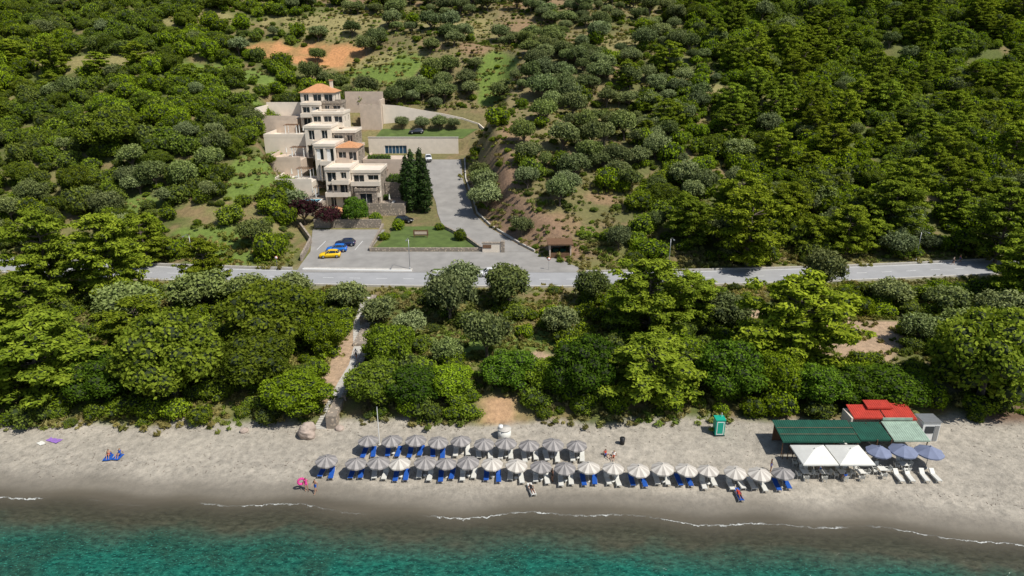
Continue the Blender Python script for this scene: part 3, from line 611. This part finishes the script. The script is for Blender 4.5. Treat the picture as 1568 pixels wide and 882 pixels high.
def wallpath(name,P,h,k,w=.4):
    mb=MB()
    for a,b_ in zip(P[:-1],P[1:]):
        dx_=b_[0]-a[0];dy_=b_[1]-a[1];L=math.hypot(dx_,dy_);n=max(1,int(L/2))
        for j in range(n):
            p0=(a[0]+dx_*j/n,a[1]+dy_*j/n);p1=(a[0]+dx_*(j+1)/n,a[1]+dy_*(j+1)/n);nx_,ny_=-dy_/L*w/2,dx_/L*w/2
            z0=min(H(*p0),H(*p1))-.5; za=H(*p0)+h; zb=H(*p1)+h
            Q=[(p0[0]-nx_,p0[1]-ny_),(p1[0]-nx_,p1[1]-ny_),(p1[0]+nx_,p1[1]+ny_),(p0[0]+nx_,p0[1]+ny_)]
            mb.add([(q[0],q[1],z0) for q in Q]+[(Q[0][0],Q[0][1],za),(Q[1][0],Q[1][1],zb),(Q[2][0],Q[2][1],zb),(Q[3][0],Q[3][1],za)],[(4,5,6,7),(0,1,5,4),(2,3,7,6),(1,2,6,5),(3,0,4,7)],k)
    return mb.obj(name)
wallpath('lawn_stone_wall',[(-28.8,148),(-29,133.4),(-6,133.4),(-9.4,139.5),(-16,148)],.75,'stone')
wallpath('stone_wall',[(-47,147),(-42.2,138),(-41.4,128)],1.3,'stone'); wallpath('stone_wall',[(-44,147.4),(-29,147.4)],1.9,'stone')
wallpath('driveway_kerb_wall',[(4.6,133),(1.8,137),(-4.7,148),(-8.2,157),(-9.2,163),(-12,176),(-13,188)],.45,'kerb',.3)
mb=MB(); z=H(-4,133); mb.box(-6,-1.6,132.7,133.3,z-.3,z+1.9,'plaster'); mb.box(-6.15,-1.45,132.6,133.4,z+1.9,z+2.05,'stone'); mb.box(-5.9,-4.2,132.62,132.69,z+.9,z+1.6,'wood')
mb.box(-2.2,-1.5,132.5,133.5,z-.3,z+2.3,'stone'); mb.obj('entrance_sign_wall')
mb=MB(); z=H(-19.5,141); mb.box(-21.1,-17.9,141,141.12,z+.5,z+1.7,'wood'); mb.box(-20.8,-18.2,140.96,140.995,z+.8,z+1.4,'plaster2')
for xx in (-20.9,-18.2): mb.box(xx,xx+.14,141.02,141.16,z-.2,z+1.85,'wood')
mb.obj('hotel_sign')
mb=MB(); z=H(9.5,131)-.2; mb.box(7.4,7.65,129.4,133,z-.5,z+2.5,'plaster2'); mb.box(11.5,11.75,129.4,133,z-.5,z+2.5,'plaster2'); mb.box(7.65,11.5,132.7,133,z-.5,z+2.5,'plaster2')
mb.box(7.0,12.1,129,133.4,z+2.5,z+2.75,'wood'); mb.box(7.65,11.5,129.45,129.6,z-.2,z+.8,'wood'); mb.box(8.2,9.3,131,132,z,z+1.2,'green'); mb.box(9.7,10.8,131,132,z,z+1.2,'green'); mb.obj('roadside_shelter')
def hedge(x0,x1,y0,y1,h,z=None):
    cl=[];z=H((x0+x1)/2,(y0+y1)/2) if z is None else z
    for xx in np.arange(x0+.5,x1,.8):
        for yy in np.arange(y0+.5,y1+.01,.8): cl.append((xx,yy,z+h*.5,.62,.62,h*.55))
    place('hedge',plant('hedge',cl,.17,260,'broad',[],core=.8))
hedge(-37,-31.5,175,176.4,1.8,16.5); hedge(-31,-26,166,167.5,1.8,12.4); hedge(-31,-26,170.5,172,1.8,12.4); hedge(-43.8,-39,204,205.5,3,25); hedge(-35.5,-30,162.5,164,1.2,9.4)
def lamp(x,y,arm=-2.2,h=6.5):
    mb=MB(); mb.tube((0,0,-.3),(0,0,.6),.12,.1,'metal',10); mb.tube((0,0,.6),(0,0,h-.5),.07,.05,'metal',10); pv=Vector((0,0,h-.5))
    for i in range(1,6):
        a=i/5*math.pi/2; q=Vector((0,arm*(1-math.cos(a))*.6,h-.5+.5*math.sin(a))); mb.tube(pv,q,.045,.045,'metal',8); pv=q
    mb.tube(pv,(0,arm,h),.04,.035,'metal',8); mb.box(-.14,.14,arm-.45,arm+.1,h-.06,h+.06,'metal'); mb.box(-.1,.1,arm-.4,arm,h-.08,h-.062,'white'); mb.obj('street_lamp',None,(x,y,H(x,y)))
lamp(-19.5,123.8); lamp(30,124.2); lamp(-62,126.5); lamp(80,129)
def sign(x,y,kind='red'):
    mb=MB(); mb.tube((0,0,-.2),(0,0,2.5),.035,.035,'metal',8); mb.tube((0,-.04,2.3),(0,-.07,2.3),.34,.34,kind,16); mb.tube((0,-.071,2.3),(0,-.08,2.3),.25,.25,'white',16); mb.obj('traffic_sign',None,(x,y,H(x,y)))
sign(7,123.5); sign(60,127,'blue'); sign(-45,124.4)

# ------------------------------------------------------------------ cars
def car(name,col,x,y,rz,z=None,hatch=True):
    bm_=mat(name+'_paint',col,.28,.03,1,spec=.6); root=empty(name,(x,y,(H(x,y) if z is None else z)+.08),rz)
    W=.88; secs=[(-2.08,.34,.62,.78),(-2.0,.25,.72,.84),(-1.45,.2,.88,W),(-.8,.2,.95,W),(0,.2,.96,W),(1.0,.2,.98,W),(1.75,.22,.95,W),(2.0,.28,.86,.84),(2.06,.36,.7,.78)]
    mb=MB();vs=[]
    for xx,zb,zt,hw in secs:
        zm=(zb+zt)/2+.05; vs+=[(xx,-hw*.9,zb),(xx,-hw,zm),(xx,-hw*.92,zt),(xx,0,zt+.035),(xx,hw*.92,zt),(xx,hw,zm),(xx,hw*.9,zb)]
    n=7;fs=[]
    for i in range(len(secs)-1):
        for j in range(n): fs.append((i*n+j,i*n+(j+1)%n,(i+1)*n+(j+1)%n,(i+1)*n+j))
    fs+=[tuple(range(n)),tuple(range((len(secs)-1)*n,len(secs)*n))[::-1]]; mb.add(vs,fs,bm_,True); mb.obj('body',root)
    mb=MB(); lo=[(-.95,.76,.95),(-.35,.78,.96),(1.2,.78,.97),(1.85 if hatch else 1.55,.72,.94)]; hi=[(-.3,.6,1.42),(.1,.63,1.48),(1.1,.62,1.46),(1.5 if hatch else 1.15,.57,1.38)]
    vs=[];
    for (a,hw,z0),(b_,hw2,z1) in zip(lo,hi): vs+=[(a,-hw,z0),(b_,-hw2,z1),(b_,hw2,z1),(a,hw,z0)]
    fs=[];
    for i in range(3):
        for j in range(3): fs.append((i*4+j,i*4+j+1,i*4+j+5,i*4+j+4))
    fs+=[(0,1,2,3),(15,14,13,12)]; mb.add(vs,fs,'glass',False); mb.obj('windows',root)
    mb=MB(); vs=[]
    for b_,hw,z1 in hi: vs+=[(b_,-hw*1.01,z1+.012),(b_,0,z1+.05),(b_,hw*1.01,z1+.012)]
    fs=[(i*3+j,i*3+j+1,i*3+j+4,i*3+j+3) for i in range(3) for j in range(2)]; mb.add(vs,fs,bm_,True)
    for i in (0,1,2,3):
        for sg in (-1,1): a=lo[i];b_=hi[i]; mb.tube((a[0],sg*(a[1]+.005),a[2]),(b_[0],sg*(b_[1]+.01),b_[2]),.035,.03,bm_,5)
    mb.obj('roof',root)
    mb=MB()
    for xx in (-1.3,1.32):
        for sg in (-1,1):
            mb.tube((xx,sg*.68,.31),(xx,sg*.885,.31),.32,.32,'black',16); mb.tube((xx,sg*.886,.31),(xx,sg*.9,.31),.2,.18,'metal',12)
    for sg in (-1,1): mb.ell((-2.0,sg*.6,.62),(.09,.17,.09),'white',8,5); mb.box(2.0,2.07,sg*.65-.12,sg*.65+.12,.66,.84,'red'); mb.ell((-.75,sg*.9,1.0),(.08,.1,.07),'black',8,5)
    mb.box(-2.11,-2.05,-.5,.5,.33,.52,'black'); mb.box(-2.115,-2.111,-.25,.25,.38,.48,'white'); mb.box(2.062,2.08,-.25,.25,.5,.6,'white'); mb.obj('wheels_and_trim',root)
car('yellow_car',(.85,.55,.01),-36.2,130.0,math.radians(8)); car('blue_car',(.01,.16,.6),-35.6,133.2,math.radians(6)); car('dark_blue_car',(.015,.025,.07),-34.6,136.4,math.radians(5))
car('black_car',(.012,.012,.014),-24.5,150.8,math.radians(172)); car('white_car',(.7,.72,.75),-22.8,187.0,math.radians(100)); car('dark_car',(.03,.035,.05),-27.5,200,math.radians(10)); car('white_car',(.7,.7,.7),-4.4,120.2,math.radians(3))

# ------------------------------------------------------------------ beach furniture
def umbrella_mesh(k,r=1.25,n=8,h0=1.74,h1=2.3,square=False,k2=None):
    mb=MB(); mb.tube((0,0,-.4),(0,0,h1+.12),.035,.03,'metal',8); rings=5;sub=4;vs=[(0,0,h1)];N_=n*sub
    for i in range(1,rings+1):
        f=i/rings
        for j in range(N_):
            ph=(j%sub)/sub; scal=math.sin(ph*math.pi)
            if square:
                a=2*math.pi*j/N_+math.pi/4; c_=abs(((a+math.pi/4)%(math.pi/2))-math.pi/4); rad=r/math.cos(c_); scal=0
            else: a=2*math.pi*j/N_; rad=r*(1-.06*scal*f)
            z=h1-(h1-h0)*(f**1.15)-.05*scal*f; vs.append((rad*f*math.cos(a),rad*f*math.sin(a),z))
    for j in range(N_): v_=vs[1+(rings-1)*N_+j]; vs.append((v_[0]*1.005,v_[1]*1.005,v_[2]-.14-.03*(j%2)))
    for par in (0,1):
        fs=[(0,1+j,1+(j+1)%N_) for j in range(N_) if (j//2)%2==par]
        for i in range(rings):
            for j in range(N_):
                if (j//2)%2==par: fs.append((1+i*N_+j,1+(i+1)*N_+j,1+(i+1)*N_+(j+1)%N_,1+i*N_+(j+1)%N_))
        mb.add(vs,fs,k if par==0 or not k2 else k2,False)
    mb.ell((0,0,h1+.1),(.07,.07,.08),k,8,5)
    for j in range(n):
        a=2*math.pi*j/n+(math.pi/4 if square else 0); q=1.38 if square else .98; mb.tube((0,0,h1-.05),(r*math.cos(a)*q,r*math.sin(a)*q,h0-.01),.012,.01,'metal',4)
    mb.tube((0,0,-.02),(0,0,.06),.28,.25,'kerb',12); return mb.mesh('beach_umbrella')
UG=umbrella_mesh('ugrey',k2='ugrey2');UW=umbrella_mesh('uwhite',k2='uwhite2'); UB=umbrella_mesh('ublue',1.5,8,2.1,2.75); UBW=umbrella_mesh('ublue',1.35,8,2.1,2.7); UC=umbrella_mesh('cwhite',1.9,4,2.35,3.1,True)
def lounger_mesh(k,back):
    mb=MB()
    for sx0 in (-.3,.27): mb.box(sx0,sx0+.03,-.98,.95,.27,.31,'bed')
    for yy in (-.85,.75):
        for sx0 in (-.3,.26): mb.box(sx0,sx0+.04,yy,yy+.06,0,.27,'bed')
    for i in range(9): mb.box(-.27,.27,-.95+i*.14,-.86+i*.14,.285,.305,'bed')
    def pad(y0,z0,y1,z1,th):
        d=Vector((0,y1-y0,z1-z0)).normalized(); n_=Vector((0,-d.z,d.y)); a=Vector((0,y0,z0));b_=Vector((0,y1,z1)); vs=[]
        for P in (a,b_):
            for sx0,o_ in ((-.29,0),(.29,0),(.25,th),(-.25,th)): vs.append((P+n_*o_+Vector((sx0,0,0)))[:])
        mb.add(vs,[(0,1,2,3),(7,6,5,4),(0,4,5,1),(1,5,6,2),(2,6,7,3),(3,7,4,0)],k)
    pad(-.97,.312,-.35,.312,.08); pad(-.34,.312,.28,.312,.08); pad(.3,.312,.3+.68*math.cos(back),.312+.68*math.sin(back),.07)
    mb.tube((.2,.62,.28),(.2,.3+.5*math.cos(back),.31+.5*math.sin(back)),.015,.015,'bed',5); return mb.mesh('sun_lounger')
LB=[lounger_mesh('blue',.15),lounger_mesh('blue',.7)]; LW=[lounger_mesh('bed',.15),lounger_mesh('bed',.7)]
fx=[-20.6,-17.3,-14.7,-12.2,-9.7,-7.2,-4.8,-2.2,.4,3.2,5.9,8.5,11,13.8,16.3,18.8,21.3,24,26.6,29.2]
fy=[63.9,63.4,63.4,63.4,63.4,63.3,63.3,63.2,63.1,62.9,62.7,62.5,62.5,62.4,62.3,62.2,61.9,61.8,61.6,61.4]
fw='gggwgggwwggwwwwwwwwg'
fb='bbwbwbwbwwwbwbwbwwwb'
bx=[-16.6,-13.6,-11,-8.5,-5.9,-3.1,-.6,2,4.7,7.4]; by=[67.2,67.2,67.2,67,67.1,66.7,66.6,66.4,66.4,66.4]; bb='bbbbwwwwww'
def station(x,y,uk,bk):
    x+=random.uniform(-.12,.12); y+=.6+random.uniform(-.12,.12); o=place('beach_umbrella',UG if uk=='g' else UW,(x,y,H(x,y)),random.uniform(0,.7),(random.uniform(.95,1.03),)*3); o.rotation_euler[0]=random.uniform(-.06,.06);o.rotation_euler[1]=random.uniform(-.06,.06)
    for sg in (-1,1):
        lx=x+sg*.6+random.uniform(-.1,.1); ly=y-.1+random.uniform(-.3,.3); me=random.choice(LB if bk=='b' else LW); place('sun_lounger',me,(lx,ly,H(lx,ly)+.01),random.uniform(-.12,.12))
    if random.random()<.5: tb=MB(); tb.tube((0,0,0),(0,0,.4),.03,.03,'bed',6); tb.tube((0,0,.4),(0,0,.43),.22,.22,'bed',12); tb.obj('beach_side_table',None,(x,y-.4,H(x,y-.4)))
for i in range(20): station(fx[i],fy[i],fw[i],fb[i])
for i in range(10): station(bx[i],by[i],'g',bb[i])
# beach bar
bar=empty('beach_bar',(0,0,0)); mb=MB()
def roofsheet(x0,x1,y0,z0,y1,z1,k,cor=.25):
    n=int((x1-x0)/cor); 
    for i in range(n):
        a=x0+(x1-x0)*i/n;b_=x0+(x1-x0)*(i+1)/n;c_=(a+b_)/2
        mb.add([(a,y0,z0),(c_,y0,z0+.05),(b_,y0,z0),(a,y1,z1),(c_,y1,z1+.05),(b_,y1,z1)],[(0,1,4,3),(1,2,5,4)],k)
    mb.box(x0,x1,y0-.06,y0-.01,z0-.16,z0+.02,k)
roofsheet(30.6,39.4,66.6,3.3,70.2,3.9,'green'); roofsheet(39.6,43.2,67,3.25,70.1,3.7,'green'); roofsheet(43.3,47.4,66.8,3.3,69.9,3.9,'pale'); roofsheet(40.3,43.9,70.4,4.1,72.6,4.6,'red'); roofsheet(44,47.6,70.1,4.1,72.8,4.7,'red'); roofsheet(42.4,45.4,71.6,4.75,73,5.0,'red')
mb.box(43.5,47,69.95,70.1,4.0,4.3,'pale')
for yy in (67.5,68.6): mb.tube((30.6,yy,3.56+(yy-66.6)*.16),(39.4,yy,3.56+(yy-66.6)*.16),.03,.03,'wood',6)
for xx in (30.8,33.7,36.6,39.3,41.5,43.1,47.2):
    for yy in (66.9,69.8): mb.tube((xx,yy,H(xx,yy)-.3),(xx,yy,3.28+(yy-66.6)*.15),.06,.06,'wood',8)
for (a,b_,c_,d_,k) in ((30.9,39.3,69.85,70.0,'wood'),(40,47.4,72.4,72.6,'plaster'),(47.2,47.4,70.2,72.4,'plaster'),(40,40.2,70.3,72.4,'plaster')): mb.box(a,b_,c_,d_,1,3.3 if k=='wood' else 4.1,k)
mb.box(40.4,47,69.6,69.8,1,2.6,'wood'); mb.box(40.3,47.1,69.3,69.9,2.6,2.7,'white')
for i in range(16): 
    xx=30.8+i*.55; mb.box(xx,xx+.08,66.5,66.58,H(xx,66)-.1,H(xx,66)+.9,'wood')
mb.obj('shelter',bar)
mb=MB(); z=H(48.8,70); mb.box(47.9,49.9,69.2,71,z-.1,z+2.4,'white'); mb.box(47.8,50,69.1,71.1,z+2.4,z+2.5,'metal'); mb.box(48.2,49.2,69.15,69.197,z+1,z+1.9,'glass'); mb.box(49.3,49.8,69.15,69.197,z,z+2,'metal'); mb.obj('storage_cabin')
for x,y in ((33.2,64.3),(37.15,64.3)): place('square_parasol',UC,(x,y,H(x,y)),0)
for x,y,mm in ((40.7,65,UBW),(43.4,65,UB),(46.2,64.8,UB)): place('garden_parasol',mm,(x,y,H(x,y)),random.uniform(0,1))
def chair_mesh(k):
    mb=MB(); mb.box(-.24,.24,-.24,.22,.42,.46,k)
    for a in (-.22,.18):
        for b_ in (-.22,.18): mb.box(a,a+.04,b_,b_+.04,0,.42,k)
    mb.add([(-.24,.2,.46),(.24,.2,.46),(.24,.32,.9),(-.24,.32,.9),(-.24,.24,.46),(.24,.24,.46),(.24,.36,.9),(-.24,.36,.9)],[(0,1,2,3),(7,6,5,4),(0,4,5,1),(1,5,6,2),(2,6,7,3),(3,7,4,0)],k)
    for a in (-.27,.23): mb.box(a,a+.04,-.2,.24,.64,.67,k); mb.box(a,a+.04,-.2,-.16,.42,.64,k)
    return mb.mesh('chair')
CH=chair_mesh('bed'); CHW=chair_mesh('wood')
mb=MB(); mb.box(-.4,.4,-.4,.4,.7,.74,'cwhite'); mb.tube((0,0,0),(0,0,.7),.04,.04,'metal',8); mb.box(-.25,.25,-.25,.25,0,.04,'metal'); TB=mb.mesh('table')
for tx,ty in [(32.2,63.6),(34.2,63.6),(36.3,63.6),(38.3,63.6),(32.5,65.3),(36.8,65.3),(33,67.8),(36,67.8),(38.4,68.4),(40.8,63.9),(43.5,64.6)]:
    place('cafe_table',TB,(tx,ty,H(tx,ty)))
    for a in range(4):
        an=a*math.pi/2+random.uniform(-.2,.2); cx=tx+.7*math.sin(an);cy=ty+.7*math.cos(an); place('cafe_chair',CH if ty<66 else CHW,(cx,cy,H(cx,cy)),-an)
for x in (42.2,43.4,45.0,46.2): place('sun_lounger',LW[1],(x,63.1,H(x,63.1)),random.uniform(-.15,.15))
mb=MB(); mb.box(-.55,.55,-.55,.55,.08,2.05,'teal'); mb.box(-.62,.62,-.62,.62,0,.08,'black'); mb.box(-.42,.42,-.57,-.552,.15,1.9,'white'); mb.box(-.33,.33,-.585,-.572,.3,1.8,'teal'); mb.box(-.6,.6,-.6,.6,2.05,2.15,'teal'); mb.tube((.3,.3,2.1),(.3,.3,2.6),.05,.05,'white',8); mb.obj('portable_toilet',None,(24.8,71.2,H(24.8,71.2)))
mb=MB(); mb.tube((0,0,0),(0,0,.8),.26,.32,'black',14); mb.ell((0,0,.8),(.34,.34,.12),'black',14,6); mb.obj('litter_bin',None,(13,69.4,H(13,69.4)))
mb=MB(); mb.tube((0,0,-.1),(0,0,1.25),.78,.78,'cwhite',24); mb.tube((0,0,1.25),(0,0,1.33),.82,.82,'kerb',24); mb.tube((-.45,0,1.33),(-.45,0,1.75),.28,.26,'white',16); mb.tube((0,0,.4),(0,0,.46),.8,.8,'kerb',24); mb.obj('water_tank',None,(-.9,70.6,H(-.9,70.6)))
bm=bmesh.new(); bmesh.ops.create_icosphere(bm,subdivisions=4,radius=1)
for v in bm.verts:
    q=float(fbm(v.co.x*1.3+5,v.co.y*1.3+v.co.z*2,90)); v.co*=.75+.5*q; v.co.x*=.95; v.co.z*=.95
me=bpy.data.meshes.new('boulder'); bm.to_mesh(me); bm.free(); me.materials.append(M['rock']); place('boulder',me,(-24.6,71.2,H(-24.6,71.2)+.6),0,(1.1,1.1,1.2)); place('boulder',me,(-21,72.4,H(-21,72.4)+.1),2,(.5,.5,.4)); place('boulder',me,(-32.5,72,H(-32.5,72)+.1),2,(.45,.5,.35))
mb=MB(); mb.tube((0,0,-.3),(0,0,5),.055,.04,'white',8); mb.tube((0,0,-.02),(0,0,.15),.25,.22,'kerb',12); mb.ell((0,0,5.04),(.07,.07,.07),'metal',8,5); mb.obj('flagpole',None,(-15.6,69.3,H(-15.6,69.3)))
def towel(x,y,k,rz,w=.9,l=1.8):
    mb=MB(); n=8
    for i in range(n):
        for j in range(4):
            f=lambda a,b_:(-w/2+w*a/4,-l/2+l*b_/n,.03+.02*math.sin(a*2.1+b_*1.7)); mb.quad(f(j,i),f(j+1,i),f(j+1,i+1),f(j,i+1),k)
    return mb.obj('beach_towel',None,(x,y,H(x,y)+.02),rz)
towel(-54.8,70.6,'purpcl',1.2); towel(-56,70,'cwhite',1.0,.6,1.0); towel(-46.6,67.6,'blue',.15); towel(-45.5,67.7,'blue',-.1)
mb=MB()
for i in range(1300):
    x=random.uniform(-75,75); y=random.choice([random.gauss(float(shore(x))+6,.6),random.uniform(64,74),random.gauss(72.5,.8)])
    if 30<x<52 and y>61: continue
    z=H(x,y)+.02; a=random.uniform(0,3.14); l=random.uniform(.05,.35); mb.tube((x,y,z),(x+l*math.cos(a),y+l*math.sin(a),z+.02),.03,.012,'bark',4)
mb.obj('beach_driftwood_litter')

# ------------------------------------------------------------------ people
SK=mat('skin',(.45,.25,.16),.6,.1,5); SK2=mat('tanned_skin',(.30,.15,.09),.6,.1,5); HAIR=mat('dark_hair',(.03,.02,.015),.7,.2,8); HAIRB=mat('blond_hair',(.3,.2,.09),.7,.2,8); EYE=mat('eye',(.02,.015,.01),.3,.1,5)
def poses(p):
    if p=='stand': return dict(pel=(0,0,.95),spi=(0,.01,1.14),che=(0,0,1.34),nec=(0,0,1.5),hea=(0,-.01,1.6),top=(0,0,1.69),sh=(.17,0,1.41),el=(.25,.04,1.13),wr=(.26,-.08,.9),hip=(.09,0,.9),kn=(.11,-.03,.5),an=(.12,.02,.09),to=(.14,-.16,.04))
    if p=='walk': 
        j=poses('stand'); j.update(kn=(.1,-.16,.52),an=(.1,-.24,.1),to=(.1,-.4,.08),knR=(-.1,.06,.5),anR=(-.1,.3,.14),toR=(-.1,.2,.03),el=(.24,.16,1.16),wr=(.24,.1,.92),elR=(-.24,-.04,1.14),wrR=(-.22,-.24,.98)); return j
    if p=='sit': return dict(pel=(0,0,.13),spi=(0,.06,.3),che=(0,.13,.5),nec=(0,.13,.65),hea=(0,.1,.76),top=(0,.09,.85),sh=(.17,.13,.57),el=(.24,.25,.32),wr=(.25,.34,.09),hip=(.09,-.03,.12),kn=(.13,-.42,.46),an=(.12,-.66,.1),to=(.13,-.83,.04))
    if p=='chair': return dict(pel=(0,.1,.56),spi=(0,.13,.74),che=(0,.15,.94),nec=(0,.12,1.09),hea=(0,.08,1.2),top=(0,.07,1.29),sh=(.17,.13,1.0),el=(.24,.06,.74),wr=(.18,-.2,.72),hip=(.09,.06,.53),kn=(.12,-.36,.5),an=(.12,-.34,.09),to=(.12,-.52,.04))
    if p=='lie': return dict(pel=(0,0,.12),spi=(0,.2,.13),che=(0,.4,.14),nec=(0,.56,.13),hea=(0,.67,.15),top=(0,.77,.15),sh=(.17,.47,.13),el=(.28,.24,.09),wr=(.25,0,.09),hip=(.09,-.04,.12),kn=(.12,-.45,.17),an=(.14,-.87,.08),to=(.16,-.93,.2))
def person(name,pose,x,y,rz,skin,top,bot,hair,sc=1.0,dz=0):
    J=poses(pose); rad=dict(pel=.135,spi=.12,che=.135,nec=.058,hea=.088,top=.07,sh=.062,el=.042,wr=.03,ha=.034,hip=.095,kn=.06,an=.04,to=.035)
    ver=[];rr=[];ix={}
    def av(n,c,r): ix[n]=len(ver);ver.append(Vector(c));rr.append(r)
    for n in ('pel','spi','che','nec','hea','top'): av(n,J[n],rad[n])
    E=[('pel','spi','bot'),('spi','che','top'),('che','nec','top'),('nec','hea','head'),('hea','top','head')]
    fing=[]
    for s,sg in (('L',1),('R',-1)):
        def gj(n): 
            if n+s in J: return Vector(J[n+s])
            v=Vector(J[n]); v.x*=sg; return v
        for n in ('sh','el','wr','hip','kn','an','to'): av(n+s,gj(n),rad[n])
        d=(gj('wr')-gj('el')).normalized(); hp=gj('wr')+d*.08; av('ha'+s,hp,rad['ha'])
        E+=[('che','sh'+s,'top'),('sh'+s,'el'+s,'skin'),('el'+s,'wr'+s,'skin'),('wr'+s,'ha'+s,'skin'),('pel','hip'+s,'bot'),('hip'+s,'kn'+s,'thigh'),('kn'+s,'an'+s,'skin'),('an'+s,'to'+s,'skin')]
        side=d.cross(Vector((sg,.2,.1))).normalized(); inn=Vector((-sg,0,0))
        for k,(off,l) in enumerate(((-.026,.055),(-.009,.068),(.009,.064),(.026,.05))): fing.append((hp+side*off,d,l,inn))
        fing.append((gj('wr')+d*.03+side*-.03,(d-side*.9).normalized(),.045,inn))
    edges=[(ix[a],ix[b_]) for a,b_,_ in E]; roots=[0]
    for b0,d,l,inn in fing:
        i=len(ver); roots.append(i); ver+=[b0,b0+d*l*.55,b0+d*l*.95+inn*l*.3]; rr+=[.0095,.009,.007]; edges+=[(i,i+1),(i+1,i+2)]
    me=bpy.data.meshes.new('tmp'); me.from_pydata([tuple(v) for v in ver],edges,[]); ob=bpy.data.objects.new('tmp',me); scene.collection.objects.link(ob)
    ob.modifiers.new('s','SKIN'); 
    for i,d in enumerate(me.skin_vertices[0].data): d.radius=(rr[i],rr[i]*(.78 if i in (0,1,2) else 1)); d.use_root=i in roots
    sb=ob.modifiers.new('ss','SUBSURF'); sb.levels=1; sb.render_levels=1
    dg=bpy.context.evaluated_depsgraph_get(); em=bpy.data.meshes.new_from_object(ob.evaluated_get(dg)); vs=[v.co.copy() for v in em.vertices]; fs=[tuple(p_.vertices) for p_ in em.polygons]
    bpy.data.objects.remove(ob)
    mb=MB(); mk_={'skin':skin,'top':top or skin,'bot':bot,'head':skin,'hair':hair,'thigh':bot}
    up=(Vector(J['top'])-Vector(J['nec'])).normalized(); fwd=Vector((0,-1,0)) if pose!='lie' else Vector((0,0,1))
    mb.v=[tuple(v) for v in vs]
    for f in fs:
        c=sum((vs[i] for i in f),Vector())/len(f); best=9;bt='skin';tt=0
        for a,b_,tg in E:
            A=ver[ix[a]];B=ver[ix[b_]];t_=max(0,min(1,(c-A).dot(B-A)/(B-A).length_squared)); dd_=(c-(A+(B-A)*t_)).length
            if dd_<best: best=dd_;bt=tg;tt=t_
        if bt=='thigh' and tt>.45: bt='skin'
        if bt=='head':
            q=c-Vector(J['hea'])
            if q.dot(up)>.045 or (q.dot(fwd)<-.01 and q.dot(up)>-.07): bt='hair'
        mb.f.append(f);mb.m.append(mb.mi(mk_[bt]));mb.sm.append(True)
    hc=Vector(J['hea'])+up*.02; sdv=up.cross(fwd)
    mb.ell(tuple(hc+fwd*.095-up*.01),(.014,.016,.02),skin,6,5)
    for sg in (-1,1): mb.ell(tuple(hc+fwd*.083+sdv*sg*.032+up*.015),(.012,.012,.009),EYE,6,5); mb.ell(tuple(hc+sdv*sg*.09),(.014,.02,.03),skin,6,5)
    mb.ell(tuple(hc+fwd*.084-up*.045),(.022,.008,.007),M['red'],6,4)
    if hair is HAIRB or name=='woman': mb.ell(tuple(hc-fwd*.07-up*.06),(.075,.05,.12),hair,8,6)
    o=mb.obj(name,None,(x,y,H(x,y)+dz),rz); o.scale=(sc,)*3; return o
B,Rd,Bk,Wh,Pk=M['blue'],M['red'],M['black'],M['white'],M['pink']
person('woman','stand',-22.2,61.9,.4,SK,Pk,Pk,HAIR,.97); person('man','walk',-21.1,61.5,-.5,SK,None,B,HAIR,1.03)
mb=MB(); 
for i in range(16):
    a=i/16*6.283;b_=(i+1)/16*6.283; mb.tube((.34*math.cos(a),0,.34*math.sin(a)),(.34*math.cos(b_),0,.34*math.sin(b_)),.13,.13,'pink',8,False)
mb.obj('inflatable_swim_ring',None,(-22.7,61.95,H(-22.7,61.9)+1.15),.5)
person('man','sit',-46.7,67.7,.3,SK,None,Rd,HAIR); person('woman','sit',-45.5,67.8,0,SK,B,B,HAIRB)
place('sun_lounger',LW[0],(2.1,61.6,H(2.1,61.6)),.25); person('woman','lie',2.1,61.6,.25,SK2,Bk,Bk,HAIR,1,.33)
person('man','stand',4.4,63.2,2.0,SK2,Bk,Bk,HAIR); person('man','sit',10.8,67.3,.5,SK,Rd,B,HAIR); person('woman','sit',11.7,67.1,-.3,SK,Wh,Rd,HAIRB)
place('sun_lounger',LB[0],(24.1,60.6,H(24.1,60.6)),0); person('woman','lie',24.1,60.6,0,SK2,Rd,Rd,HAIR,1,.33)
person('man','walk',86.2,127,1.2,SK,Wh,Bk,HAIR); person('woman','walk',88.3,128.3,1.2,SK,Rd,B,HAIRB)
person('man','chair',34.2,64.25,0,SK,Wh,B,HAIR,1,-.08); person('woman','chair',36.3,62.95,3.14,SK,B,Bk,HAIR,1,-.08); person('man','stand',28.8,64.5,1.0,SK2,Bk,B,HAIR)
person('woman','walk',-22.2,88,3.0,SK,Wh,Bk,HAIR)
